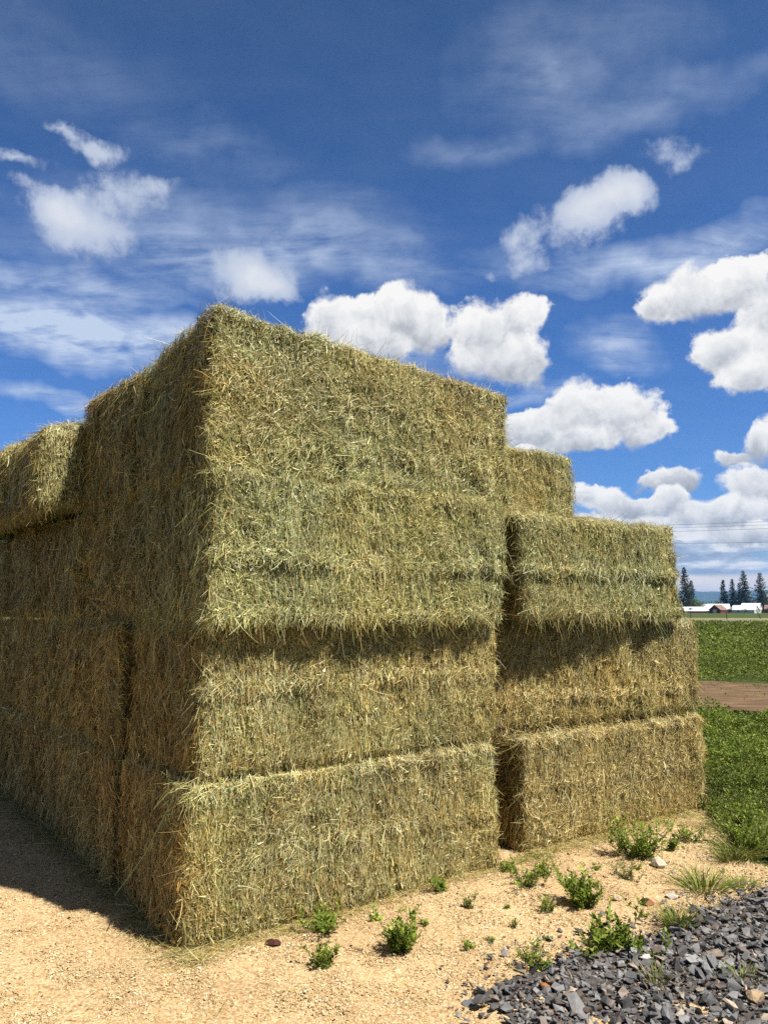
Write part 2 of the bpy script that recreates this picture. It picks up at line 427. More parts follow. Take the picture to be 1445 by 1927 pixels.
def yard_mat():
    m, nt, out = mat('tan crumb litter')
    tc = N(nt, 'ShaderNodeTexCoord'); o = tc.outputs['Object']
    b = bsdf(nt, out, .95, .08)
    n0 = N(nt, 'ShaderNodeTexNoise', Scale=1.1, Detail=5.0); L(nt, o, n0.inputs['Vector'])
    n1 = N(nt, 'ShaderNodeTexVoronoi', Scale=95.0); L(nt, o, n1.inputs['Vector'])
    n2 = N(nt, 'ShaderNodeTexNoise', Scale=40.0, Detail=6.0, Roughness=.7); L(nt, o, n2.inputs['Vector'])
    sp = N(nt, 'ShaderNodeSeparateColor'); L(nt, n1.outputs['Color'], sp.inputs[0])
    c = ramp(nt, sp.outputs[0], [(0, (.36, .23, .11)), (.3, (.48, .34, .17)), (.6, (.55, .42, .235)), (.85, (.60, .50, .32)), (1, (.34, .18, .09))])
    d = ramp(nt, n0.outputs['Fac'], [(.28, (.66, .60, .56)), (.45, (.82, .79, .76)), (.62, (.89, .88, .87))])
    e = ramp(nt, n2.outputs['Fac'], [(.25, (.66, .6, .54)), (.55, (1.05, 1.05, 1.05))])
    v = N(nt, 'ShaderNodeVectorMath', operation='MULTIPLY'); L(nt, c, v.inputs[0]); L(nt, d, v.inputs[1])
    v2 = N(nt, 'ShaderNodeVectorMath', operation='MULTIPLY'); L(nt, v.outputs[0], v2.inputs[0]); L(nt, e, v2.inputs[1])
    L(nt, v2.outputs[0], b.inputs['Base Color'])
    bp = N(nt, 'ShaderNodeBump', Strength=.8, Distance=.012); L(nt, n2.outputs['Fac'], bp.inputs['Height']); L(nt, bp.outputs[0], b.inputs['Normal'])
    return m
yard_pts = ragged(YARD, .25, .35, 1.3, 4)
sheet('yard', yard_pts, .012, yard_mat(), .25)
gravel_pts = ragged(GRAVEL, .12, .10, 3.0, 9)
sheet('gravel_bed', gravel_pts, .020, noise_mat('gravel fines', [(.3, (.035, .033, .034)), (.5, (.08, .07, .066)), (.7, (.15, .115, .085))], scale=30, detail=8, bump=.8, bscale=80), .2)
TRACK = [(5.0, 13.6), (5.9, 14.2), (6.3, 15.0), (7.2, 14.55), (12, 14.2), (40, 10), (40, 17), (12, 20.4), (9.8, 20.5), (7.7, 21.3), (3, 23.5), (1.5, 20)]
track_m = noise_mat('trodden brown earth', [(.3, (.05, .029, .012)), (.5, (.12, .072, .034)), (.72, (.20, .13, .068))], scale=2.2, detail=9, bump=.7, bscale=14, stretch=(.5, 1.6, 1))
sheet('dirt_track', ragged(TRACK, .5, .9, .7, 6), .016, track_m, .6)
road_m = noise_mat('grey farm road', [(.3, (.10, .097, .093)), (.7, (.17, .163, .153))], scale=.6, detail=8)
RD = np.array([(-150., 128.), (55, 120), (160, 117), (160, 139), (71, 148), (-150, 163)])
sheet('road', ragged([tuple(p) for p in RD], 4, 2.0, .1, 3), .03, road_m, 40)
verge = noise_mat('dry verge grass', [(.3, (.10, .105, .04)), (.55, (.2, .17, .075)), (.75, (.07, .1, .03))], scale=.35, detail=9)
VG = np.array([(-150., 163.), (71, 148), (160, 139), (160, 185), (71, 196), (-150, 205)])
sheet('verge', ragged([tuple(p) for p in VG], 5, 6.0, .08, 8), .026, verge, 40)

# ------------------------------------------------------------------ hay bales
TONES = np.array([(.60, .47, .19), (.74, .65, .37), (.40, .38, .115), (.50, .48, .21), (.30, .17, .05), (.56, .37, .115), (.20, .21, .055)]) * np.array([.70, .69, .62])
W_GREEN = np.array([.22, .20, .20, .22, .05, .03, .08])
W_TAN = np.array([.31, .27, .04, .06, .12, .18, .02])
W_END = np.array([.22, .05, .04, .05, .34, .27, .03])          # weathered cut ends of the bales, weighted darker to deepen the shaded side

def bale(label, i, j, lev, du=0., dv=0., yaw=0., dz=0., tilt=0., roll=0., LN=2.44, WD=1.21, HT=.905, green=.8, front=0, left=0, right=0, top=0, ridges=(), rr=.07, slump=0.0, shear=0.0, wedge=0.0, zoom=1.0, res=.04, seed=0, mess=.35):
    """one big square bale; front/left/right/top are stems per square metre on the faces one can see"""
    rng = np.random.RandomState(100 + seed)
    h = np.array([LN / 2, WD / 2, HT / 2])
    sd = seed * 1.37 + .5
    def surf(p):
        r = rr
        q = np.clip(p, -(h - r), h - r)
        n = unit(p - q)
        P = q + r * n
        d = .042 * fbm(P, 1.6, 2, sd) + .046 * fbm(P, 6, 3, sd + 2) + .026 * fbm(P, 13, 2, sd + 12) + .034 * fbm(P * np.array([1, 1, .16]), 9, 2, sd + 6) + .024 * fbm(P, 22, 2, sd + 3)
        fr = np.clip(-n[:, 1], 0, 1)
        if len(ridges):
            zz = P[:, 2] + .09 * fbm(P * np.array([1, 0, 0]) + 3, 1.6, 3, sd)
            for (rz, ra, rw) in ridges:
                rz = rz * HT - HT / 2
                amp = ra * np.clip(.55 + 1.6 * fbm(P * np.array([1, 0, 0]) + rz, 2.2, 3, sd + 5), 0, 1.5)
                d = d + fr * amp * np.exp(-((zz - rz) / rw) ** 2) - fr * amp * .8 * np.exp(-((zz - rz + rw * 1.7) / rw) ** 2)
        P = P + n * d[:, None]
        s = np.clip(P[:, 2] / h[2], -1, 1) * .5 + .5
        if wedge: P[:, 2] += wedge * (.5 - .5 * P[:, 0] / h[0]) * (.5 - .5 * P[:, 1] / h[1]) * s
        if shear: P[:, 0] += shear * P[:, 2]
        if slump:
            P[:, 2] -= slump * np.clip(-P[:, 0] / h[0], 0, 1) ** 3 * s
        return P, n
    Vs, Qs, nv = [], [], 0
    for ax in range(3):
        a, b = [k for k in range(3) if k != ax]
        for sg in (-1, 1):
            na, nb = max(6, int(2 * h[a] / res)), max(6, int(2 * h[b] / res))
            A_, B_ = np.meshgrid(np.linspace(-h[a], h[a], na), np.linspace(-h[b], h[b], nb), indexing='ij')
            p = np.zeros((na * nb, 3)); p[:, a] = A_.ravel(); p[:, b] = B_.ravel(); p[:, ax] = sg * h[ax]
            P, n = surf(p); P = P - n * .040
            k = (np.arange(na - 1)[:, None] * nb + np.arange(nb - 1)[None, :]).ravel() + nv
            q = np.stack([k, k + nb, k + nb + 1, k + 1], axis=1)
            if (sg > 0) == (ax == 1): q = q[:, ::-1]
            Vs.append(P); Qs.append(q); nv += len(P)
    ncore = nv
    core_faces = np.concatenate(Qs)
    cols = [np.tile((.25, .21, .1), (nv, 1))]
    SQ = []
    wt = green * W_GREEN + (1 - green) * W_TAN
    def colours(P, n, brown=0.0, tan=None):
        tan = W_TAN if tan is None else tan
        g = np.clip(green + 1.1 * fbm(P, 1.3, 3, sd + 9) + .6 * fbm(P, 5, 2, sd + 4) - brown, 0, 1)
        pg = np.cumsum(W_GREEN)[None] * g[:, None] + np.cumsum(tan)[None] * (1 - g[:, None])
        u = rng.rand(n)[:, None]
        ix = np.minimum((u > pg).sum(1), len(TONES) - 1)
        c = TONES[ix] * np.clip(rng.normal(1.0, .34, n), .25, 1.8)[:, None]
        hu = fbm(P, 1.7, 3, sd + 40)[:, None]
        c = c * (1 + green * np.array([[-.06, .02, .10]])) * (1 + hu * np.array([[.20, .03, -.22]])) * (1 + .5 * fbm(P, 3.2, 3, sd + 44)[:, None])
        return np.clip(c, 0, .85)
    def stems(face, dens, kind):
        nonlocal nv
        ax, sg = face
        a, b = [k for k in range(3) if k != ax]
        n = int(dens * 4 * h[a] * h[b])
        if n < 1: return
        p = np.zeros((n, 3)); p[:, a] = rng.uniform(-h[a], h[a], n); p[:, b] = rng.uniform(-h[b], h[b], n); p[:, ax] = sg * h[ax]
        if kind == 'left':
            e = np.minimum(h[a] - np.abs(p[:, a]), h[b] - np.abs(p[:, b]))
            p = p[(e > .04) | (rng.rand(n) < .6)]; n = len(p)
        P, nn = surf(p)
        up = np.array([0, 0, 1.0])
        if ax == 2: up = np.array([.3, 1.0, 0]); up = up / np.linalg.norm(up)
        E1 = unit(np.cross(nn, np.cross(up, nn)) + 1e-6)            # along the face, upward
        E2 = np.cross(nn, E1)
        swirl = 1.5 * fbm(P, 2.2, 2, sd + 20) + .9 * fbm(P, 8, 2, sd + 21)
        edge = np.maximum(np.abs(p[:, a]) / h[a] * 0, 0)
        if kind == 'front':
            messy = rng.rand(n) < np.clip(mess + 1.2 * fbm(P, 2.0, 2, sd + 30), .08, .95)
            clump = 3.2 * fbm(P, 5.5, 2, sd + 50)
            th = np.where(messy, clump + np.where(rng.rand(n) < .25, rng.uniform(-1.5, 1.5, n), rng.normal(0, .38, n)), rng.normal(0, .17, n)) + swirl * np.where(messy, 1.0, .35)
            ln = np.exp(rng.normal(math.log(.045), .5, n)) * np.where(messy, 1.15, 1.15); tilt_ = np.where(messy, rng.normal(.05, .2, n), rng.normal(.0, .09, n))
            wd = rng.uniform(.0023, .0056, n)
            if len(ridges):
                for (rz, ra, rw) in ridges:
                    zz = P[:, 2] - (rz * HT - HT / 2) + .09 * fbm(P * np.array([1, 0, 0]) + 3, 1.6, 3, sd)
                    on = (np.abs(zz) < rw * 1.1) & (rng.rand(n) < np.clip(.35 + 20 * ra + 1.6 * fbm(P * np.array([1, 0, 0]), 2.2, 2, sd + 33), .05, .8))
                    th = np.where(on, rng.normal(2.25, .55, n) * np.where(rng.rand(n) < .85, 1, -1), th)
                    tilt_ = np.where(on, rng.normal(.30, .22, n), tilt_)
                    wd = np.where(on, wd * 1.15, wd)
            flat = True
        elif kind == 'left':
            messy = rng.rand(n) < np.clip(.45 + 1.2 * fbm(P, 2.4, 2, sd + 31), .1, .95)
            th = PI + np.where(messy, rng.uniform(-1.7, 1.7, n), rng.normal(0, .24, n)) + swirl * .8
            ln = np.exp(rng.normal(math.log(.085), .5, n)); tilt_ = rng.normal(.0, .09, n)
            wd = rng.uniform(.0026, .0062, n)
        else:
            th = rng.uniform(-PI, PI, n); ln = np.exp(rng.normal(math.log(.085), .5, n)); tilt_ = rng.normal(.12, .22, n)
            wd = rng.uniform(.0022, .0045, n)
        ln = np.minimum(ln, .26)
        D = unit((E1 * np.cos(th)[:, None] + E2 * np.sin(th)[:, None]) * np.cos(tilt_)[:, None] + nn * np.sin(tilt_)[:, None])
        Pr = P + nn * rng.uniform(-.034, .012, n)[:, None] - D * (ln * rng.uniform(.1, .6, n))[:, None]
        bend = .22 if kind != 'left' else .32
        c = colours(P, n, .7 if kind == 'left' else 0.0, W_END if kind == 'left' else None)  # left ends browned so their colour carries part of the shade
        big = ln > (.16 if kind == 'left' else .1)
        for sel, ns in ((~big, 1 if zoom < .7 else 2), (big, 4)):
            if sel.sum() == 0: continue
            V, Q, per = strips(Pr[sel], D[sel], nn[sel], ln[sel], wd[sel] / zoom ** .5, ns, rng, bend, .08, .45)
            Vs.append(V); SQ.append(Q + nv); nv += len(V); cols.append(np.repeat(c[sel], per, axis=0))
    def bits(face, dens):
        nonlocal nv
        ax, sg = face
        a, b = [k for k in range(3) if k != ax]
        n = int(dens * 4 * h[a] * h[b])
        if n < 1: return
        p = np.zeros((n, 3)); p[:, a] = rng.uniform(-h[a], h[a], n); p[:, b] = rng.uniform(-h[b], h[b], n); p[:, ax] = sg * h[ax]
        P, nn = surf(p)
        D = unit(rng.normal(0, 1, (n, 3)) * np.array([1, 1, 1.5])); D = unit(D - nn * (D * nn).sum(1)[:, None] * .75)
        ln = np.exp(rng.normal(math.log(.013), .4, n))
        V, Q, per = strips(P + nn * rng.uniform(-.03, .012, n)[:, None], D, nn, ln, ln * rng.uniform(.2, .42, n), 1, rng, .2, 0, .6)
        Vs.append(V); SQ.append(Q + nv); nv += len(V); cols.append(np.repeat(colours(P, n), per, axis=0))
    def fringe(n, where):
        """loose stems that stick out along the edges"""
        nonlocal nv
        if n < 1: return
        p = np.zeros((n, 3))
        if where == 'fl': p[:, 0] = -h[0]; p[:, 1] = -h[1]; p[:, 2] = rng.uniform(-h[2], h[2], n)
        if where == 'fr': p[:, 0] = h[0]; p[:, 1] = -h[1]; p[:, 2] = rng.uniform(-h[2], h[2], n)
        if where == 'ft': p[:, 0] = rng.uniform(-h[0], h[0], n); p[:, 1] = -h[1]; p[:, 2] = h[2]
        if where == 'fb': p[:, 0] = rng.uniform(-h[0], h[0], n); p[:, 1] = -h[1]; p[:, 2] = -h[2]
        if where == 'lt': p[:, 0] = -h[0]; p[:, 1] = rng.uniform(-h[1], h[1], n); p[:, 2] = h[2]
        if where == 'lb': p[:, 0] = -h[0]; p[:, 1] = rng.uniform(-h[1], h[1], n); p[:, 2] = -h[2]
        p = p + rng.normal(0, .03, (n, 3))
        P, nn = surf(p)
        rn = rng.normal(0, .75, (n, 3))
        if where in ('fb', 'lb'): rn[:, 2] = -np.abs(rn[:, 2]) - .5
        D = unit(nn * .75 + rn)
        ln = np.exp(rng.normal(math.log(.055), .6, n)); ln = np.minimum(ln, .22)
        Pr = P - D * (ln * .3)[:, None]
        V, Q, per = strips(Pr, D, nn, ln, rng.uniform(.002, .0045, n), 3, rng, .3, .28)
        Vs.append(V); SQ.append(Q + nv); nv += len(V); cols.append(np.repeat(colours(P, n, .1), per, axis=0))
    bits((1, -1), front * .8); bits((0, -1), left * .15)
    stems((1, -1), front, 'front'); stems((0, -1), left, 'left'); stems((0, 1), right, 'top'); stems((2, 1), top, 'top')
    if front:
        fringe(int(150 * zoom), 'fl'); fringe(int(150 * zoom), 'fr'); fringe(int(500 * zoom), 'ft'); fringe(int(700 * zoom), 'fb')
    if left:
        fringe(int(320 * zoom), 'lt'); fringe(int(420 * zoom), 'lb')
        if not front: fringe(int(200 * zoom), 'fl')
    V = np.concatenate(Vs); V[:, 2] += h[2]
    o = np_mesh('hay_bale', V, [core_faces, np.concatenate(SQ) if SQ else np.zeros((0, 4))], [M['hay_core'], M['stem']], None, np.concatenate(cols), [0, 1])
    u0 = i * 2.72 + LN / 2 + du; v0 = j * 1.225 + WD / 2 + dv
    w = O0 + UA * u0 + VB * v0
    o.location = (w[0], w[1], lev * .905 + dz)
    o.rotation_euler = (R(roll), R(tilt), AX + R(yaw))
    tag(o, label, 'hay bale', 'big square hay bales in the stack')
    return o

HI, LO = 21000, 14000
B = []
# near column: full long side in the sun, end in the shade
b = bale('bottom bale at the near corner, jutting out, green twine trailing down its shaded end', 0, 0, 0, du=-.02, dv=-.01, yaw=-1.2, front=HI, left=9000, right=900, top=1500,
     ridges=((.50, .022, .045), (.97, .02, .05)), green=.45, seed=1, res=.03, rr=.06)
g = Geo(); hx, hy = -2.44 / 2, -1.21 / 2
g.tube([(hx - .06, hy + .02, .86), (hx - .085, hy + .16, .68), (hx - .09, hy + .36, .48), (hx - .10, hy + .62, .27), (hx - .11, hy + .85, .10)], .0035, 6)
g.build('twine', M['twine'], b, smooth=True)
bale('golden second-row bale on top of the near bottom bale, its upper band in shadow', 0, 0, 1, du=.05, dv=.05, yaw=.2, front=HI, left=9000, right=900, top=1200,
     ridges=((.58, .022, .05),), green=.38, seed=2, res=.03, rr=.055)
bale('greener third-row bale at the near corner with a long ridge of stems across it', 0, 0, 2, du=.03, dv=-.08, yaw=.3, front=HI, left=9000, right=900, top=800, HT=.94,
     shear=.03, ridges=((.45, .030, .05), (.06, .022, .05)), green=.95, seed=3, res=.03, rr=.05)
b = bale('topmost bale at the near corner, tallest point of the stack with tousled stems', 0, 0, 3, du=.01, dv=-.05, yaw=.2, LN=2.58, front=HI, left=9000, right=2500, top=6000, HT=.90, dz=.012,
     ridges=((.30, .014, .06), (.62, .012, .05)), green=.72, mess=.8, wedge=.15, seed=4, res=.03, rr=.055)
g = Geo(); g.tube([(-hx + .04, hy + .05, .84), (-hx + .075, hy + .045, .6), (-hx + .08, hy + .06, .34), (-hx + .055, hy + .05, .12)], .0028, 5)
g.build('twine', M['twine_white'], b, smooth=True)
# far half of the front row
bale('tan bottom bale right of the dark gap, on the ground by the green field', 1, 0, 0, du=.07, dv=.00, yaw=-2.0, front=LO, left=5000, right=4000, top=1500,
     ridges=((.55, .02, .05), (.97, .02, .04)), green=.05, seed=5, rr=.085)
bale('tan second-row bale right of the gap with a slanting shadow across its upper part', 1, 0, 1, du=.04, dv=.17, yaw=-7, LN=2.58, front=LO, left=5000, right=4000, top=1500,
     ridges=((.30, .015, .05),), green=.08, seed=6, rr=.09)
bale('green third-row bale right of the gap, top of its own pile, with a dark groove', 1, 0, 2, du=.02, dv=-.04, yaw=-1.0, shear=-.10, front=LO, left=5000, right=4000, top=5000, LN=2.17,
     ridges=((.47, .035, .05), (.06, .03, .05)), green=.85, seed=7, rr=.10)
# second row behind
for lv in range(3):
    bale('bale in the row behind, hidden under the set-back top bale', 1, 1, lv, res=.08, seed=10 + lv, top=0, front=0, right=800)
bale('set-back top bale behind the right pile, seen against the clouds', 1, 1, 3, du=-.02, dv=.05, LN=2.30, front=12000, left=0, right=3000, top=4000, green=.85, seed=14, rr=.06)
ROW = ['bottom row', 'second row from the ground', 'third row from the ground', 'top row']
PLACE = ['next to the near corner bale', 'third from the near corner', 'fourth from the near corner', 'fifth from the near corner']
rr_ = random.Random(3)
for j in range(1, 5):
    for lv in range(4):
        du, dz, sl = rr_.uniform(-.05, .0), 0.0, 0.0
        if lv == 3: du, sl = {1: (-.02, -.07), 2: (-.40, .22), 3: (-.40, .14), 4: (-.25, .05)}[j]
        if lv == 2: du = {1: .02, 2: -.03, 3: -.07, 4: -.10}[j]
        look = 'shaded bale end' if not (lv == 3 and j == 2) else 'bale end jutting out into the sun'
        z = {1: .85, 2: .7, 3: .6, 4: .5}[j]
        bale('%s in the %s, %s' % (look, ROW[lv], PLACE[j - 1]), 0, j, lv, du=du, dv=rr_.uniform(-.02, .02), yaw=rr_.uniform(-1.5, 1.5), front=(9000 if (lv == 3 and j >= 2) else 0), left=9000 * z, top=(6000 * z if lv == 3 else 0),
             green=rr_.uniform(.3, .7), seed=20 + j * 4 + lv, slump=sl, WD=1.25, rr=(.06 if j == 1 else .15 if lv == 3 else .08), zoom=z, res=.045)


# ------------------------------------------------------------------ loose stuff on the ground
def crumbs():
    rng = np.random.RandomState(5)
    n = 260000
    d = 3.2 + 6.0 * rng.rand(n) ** 1.4
    a = rng.uniform(-.56, .52, n)
    x, y = d * np.sin(a), d * np.cos(a)
    q = np.column_stack([x, y, np.zeros(n)])
    keep = poly_in(x, y, yard_pts) & (~poly_in(x, y, gravel_pts) | (rng.rand(n) < .06))
    x, y, d = x[keep], y[keep], d[keep]; n = len(x)
    s = np.exp(rng.normal(math.log(.0035), .48, n)) * (1 + .06 * (d - 3.5))
    z = hgt(x, y) + .012 + s * .25
    P = np.column_stack([x, y, z])
    th = rng.uniform(0, 2 * PI, n)
    E1 = np.column_stack([np.cos(th), np.sin(th), rng.normal(0, .5, n)]); E1 = unit(E1)
    E2 = unit(np.cross(np.column_stack([rng.normal(0, .4, n), rng.normal(0, .4, n), np.ones(n)]), E1))
    E3 = np.cross(E1, E2)
    asp = rng.uniform(.45, 1, n)[:, None]
    # small four-sided wedges with a raised ridge
    V = np.stack([P - E1 * s[:, None], P - E2 * s[:, None] * asp, P + E1 * s[:, None], P + E2 * s[:, None] * asp, P + E3 * s[:, None] * .6], axis=1).reshape(-1, 3)
    k = (np.arange(n) * 5)[:, None, None]
    T = (k + np.array([(0, 1, 4), (1, 2, 4), (2, 3, 4), (3, 0, 4)])[None]).reshape(-1, 3)
    pal = np.array([(.50, .36, .18), (.56, .43, .24), (.61, .52, .34), (.42, .27, .13), (.22, .10, .05), (.50, .29, .14)])
    c = .86 * pal[rng.choice(6, n, p=[.30, .26, .16, .15, .06, .07])] * rng.normal(1, .12, n)[:, None]
    tag(np_mesh('wood_crumbs', V, [T], [M['chip']], None, np.repeat(c, 5, axis=0)), kind='stuff')
crumbs()

def litter():
    """fallen stems along the foot of the stack"""
    rng = np.random.RandomState(15)
    parts, cc, Q0, nv = [], [], [], 0
    def put(u, v, ln, n):
        nonlocal nv
        P = O0[None] + UA[None] * u[:, None] + VB[None] * v[:, None]
        ok = ~poly_in(P[:, 0], P[:, 1], gravel_pts) | (rng.rand(n) < .3)
        P = P[ok]; ln = ln[ok]; n = len(P)
        P[:, 2] = hgt(P[:, 0], P[:, 1]) + .016 + np.abs(rng.normal(0, .007, n))
        th = rng.uniform(0, 2 * PI, n)
        D = unit(np.column_stack([np.cos(th), np.sin(th), rng.normal(.03, .1, n)]))
        V, Q, per = strips(P, D, np.tile((0, 0, 1.0), (n, 1)), ln, rng.uniform(.002, .0038, n), 2, rng, .2, .02, .4)
        c = TONES[rng.choice(7, n, p=[.3, .2, .1, .1, .1, .17, .03])] * rng.normal(.95, .2, n)[:, None]
        parts.append(V); Q0.append(Q + nv); nv += len(V); cc.append(np.repeat(c, per, axis=0))
    n = 20000; put(rng.uniform(-.1, 5.6, n), -np.abs(rng.normal(0, .09, n)) + .05, np.exp(rng.normal(math.log(.045), .5, n)), n)
    n = 12000; put(-np.abs(rng.normal(0, .12, n)) + .06, rng.uniform(-.2, 6, n), np.exp(rng.normal(math.log(.08), .5, n)), n)
    n = 5200; put(rng.uniform(-2, 6, n), rng.uniform(-2.2, 0, n), np.exp(rng.normal(math.log(.04), .5, n)), n)
    n = 3000; put(rng.uniform(-2.5, 0, n), rng.uniform(-1.5, 6, n), np.exp(rng.normal(math.log(.04), .5, n)), n)
    n = 2500; put(rng.uniform(4.4, 5.9, n), rng.uniform(-.7, .1, n), np.exp(rng.normal(math.log(.07), .5, n)), n)
    tag(np_mesh('fallen_hay', np.concatenate(parts), [np.concatenate(Q0)], [M['stem']], None, np.concatenate(cc)), kind='stuff')
litter()

def hull(pts):
    bm = bmesh.new()
    for p in pts: bm.verts.new(p)
    r = bmesh.ops.convex_hull(bm, input=bm.verts[:])
    bmesh.ops.delete(bm, geom=[v for v in bm.verts if not v.link_faces], context='VERTS')
    bmesh.ops.triangulate(bm, faces=bm.faces[:])
    bm.verts.index_update()
    V = np.array([v.co[:] for v in bm.verts]); F = np.array([[v.index for v in f.verts] for f in bm.faces])
    bm.free()
    return V, F
def gravel():
    rng = np.random.RandomState(21)
    protos = []
    for k in range(16):
        p = rng.uniform(-1, 1, (rng.randint(9, 14), 3)); p[:, 2] *= rng.uniform(.28, .6); p[:, 1] *= rng.uniform(.55, 1)
        protos.append(hull(p))
    Vs, Fs, cs, nv = [], [], [], 0
    tot = 0
    for s0, sv, cnt, zl in ((.0065, .4, 22000, .0), (.013, .35, 10000, .004), (.022, .3, 5200, .010), (.036, .22, 900, .012)):
        x = rng.uniform(.3, 4.8, cnt * 2); y = rng.uniform(2.9, 7.1, cnt * 2)
        jit = .10 * (s0 < .015) + .05 + .22 * (rng.rand(cnt * 2) < .11)
        ok = poly_in(x + rng.normal(0, jit, cnt * 2), y + rng.normal(0, jit, cnt * 2), gravel_pts) & (np.hypot(x, y) > 3.2)
        x, y = x[ok][:cnt], y[ok][:cnt]
        for px, py in zip(x, y):
            V, F = protos[rng.randint(16)]
            s = s0 * math.exp(rng.normal(0, sv))
            E = Matrix.Rotation(rng.uniform(0, 6.28), 3, 'Z') @ Matrix.Rotation(rng.normal(0, .38), 3, 'X') @ Matrix.Rotation(rng.normal(0, .38), 3, 'Y') @ Matrix.Rotation(rng.uniform(0, 6.28), 3, 'Z')
            W = (V * s) @ np.array(E).T
            W[:, 0] += px; W[:, 1] += py; W[:, 2] += .02 + zl + s * .22
            Vs.append(W); Fs.append(F + nv); nv += len(W)
            u = rng.rand()
            if s0 < .01 and rng.rand() < .5: u = .8 + .2 * u
            base = (.090, .087, .086) if u < .50 else (.14, .135, .131) if u < .79 else (.12, .092, .074) if u < .93 else (.27, .215, .155)
            cs.append(np.tile(np.array(base) * rng.normal(1, .22), (len(W), 1)))
    V = np.concatenate(Vs); V[:, 2] += hgt(V[:, 0], V[:, 1])
    tag(np_mesh('gravel', V, [np.concatenate(Fs)], [M['stone']], None, np.clip(np.concatenate(cs), .02, 1)), kind='stuff')
gravel()

def rock(label, x, y, size, flat, colr, seed, dz=0.01):
    rng = np.random.RandomState(seed)
    p = unit(rng.normal(0, 1, (26, 3))) * rng.uniform(.8, 1.0, (26, 1)) * np.array([1, .75, flat])
    V, F = hull(p)
    bm = bmesh.new()
    vs = [bm.verts.new(v * size) for v in V]
    for f in F: bm.faces.new([vs[k] for k in f])
    bmesh.ops.subdivide_edges(bm, edges=bm.edges[:], cuts=1, use_grid_fill=True, smooth=.3)
    me = bpy.data.meshes.new('rock'); bm.to_mesh(me); bm.free()
    c = np.array([v.co[:] for v in me.vertices]); c = c + size * .12 * np.column_stack([fbm(c, 3 / size, 2, k + seed) for k in range(3)])
    c[:, 2] -= c[:, 2].min() * .6
    me.vertices.foreach_set('co', c.astype(np.float32).ravel())
    a, b = np.array(colr) * .56, np.array(colr) * .78
    me.materials.append(noise_mat('rock', [(.3, tuple(a)), (.7, tuple(b))], scale=30, bump=.5, bscale=80))
    o = link(bpy.data.objects.new('rock', me)); o.location = (x, y, hgt(np.array([x]), np.array([y]))[0] + dz); o.rotation_euler = (0, 0, seed)
    tag(o, label, 'rock')
rock('small chalky white stone lying among the dark slate gravel', 1.40, 4.43, .040, .5, (.66, .62, .55), 3, .03)
rock('smooth tan stone half sunk in the gravel at the lower right', 1.80, 4.02, .062, .6, (.50, .36, .22), 4, .02)
rock('pale lumpy stone on the tan soil beside the bushiest weed', 2.03, 6.02, .075, .55, (.64, .54, .42), 5)
rock('small yellowish stone beside the round leafy weed on open soil', 1.52, 5.35, .040, .8, (.66, .52, .34), 6)
rock('rusty red clod on the tan soil near the gravel edge', 1.705, 5.29, .055, .45, (.36, .14, .06), 7)
rock('whitish flat stone where tan soil meets gravel and grass tuft', 1.90, 5.40, .055, .35, (.62, .55, .47), 8)
rock('bright orange chunk at the left tip of the gravel', .80, 4.14, .032, .5, (.50, .19, .05), 9, .03)
rock('flat grey slate slab lying alone on tan soil left of gravel', .42, 4.03, .055, .25, (.16, .165, .18), 10)
rock('dark maroon clump at the foot of the sunlit bottom bale', -.63, 4.70, .055, .4, (.09, .032, .024), 12)

# ------------------------------------------------------------------ plants
def leaf_quads(P, D, Nn, ln, wd):
    S = unit(np.cross(D, Nn))
    ln, wd = ln[:, None], wd[:, None]
    V = np.stack([P, P + D * ln * .45 + S * wd * .5 + Nn * ln * .04, P + D * ln, P + D * ln * .45 - S * wd * .5 + Nn * ln * .04], axis=1).reshape(-1, 3)
    k = (np.arange(len(P)) * 4)[:, None]
    return V, k + np.arange(4)[None]
GREENS = .92 * np.array([(.10, .145, .014), (.145, .20, .020), (.21, .26, .036), (.05, .08, .010), (.27, .28, .06)])
def greens(rng, n, mul=1.0, dry=0.0):
    c = GREENS[rng.choice(5, n, p=[.3, .3, .2, .12, .08])] * np.clip(rng.normal(1, .2, n), .5, 1.6)[:, None] * mul
    if dry:
        d = rng.rand(n) < dry
        c[d] = np.array((.30, .24, .11)) * rng.uniform(.6, 1.2, d.sum())[:, None]
    return c

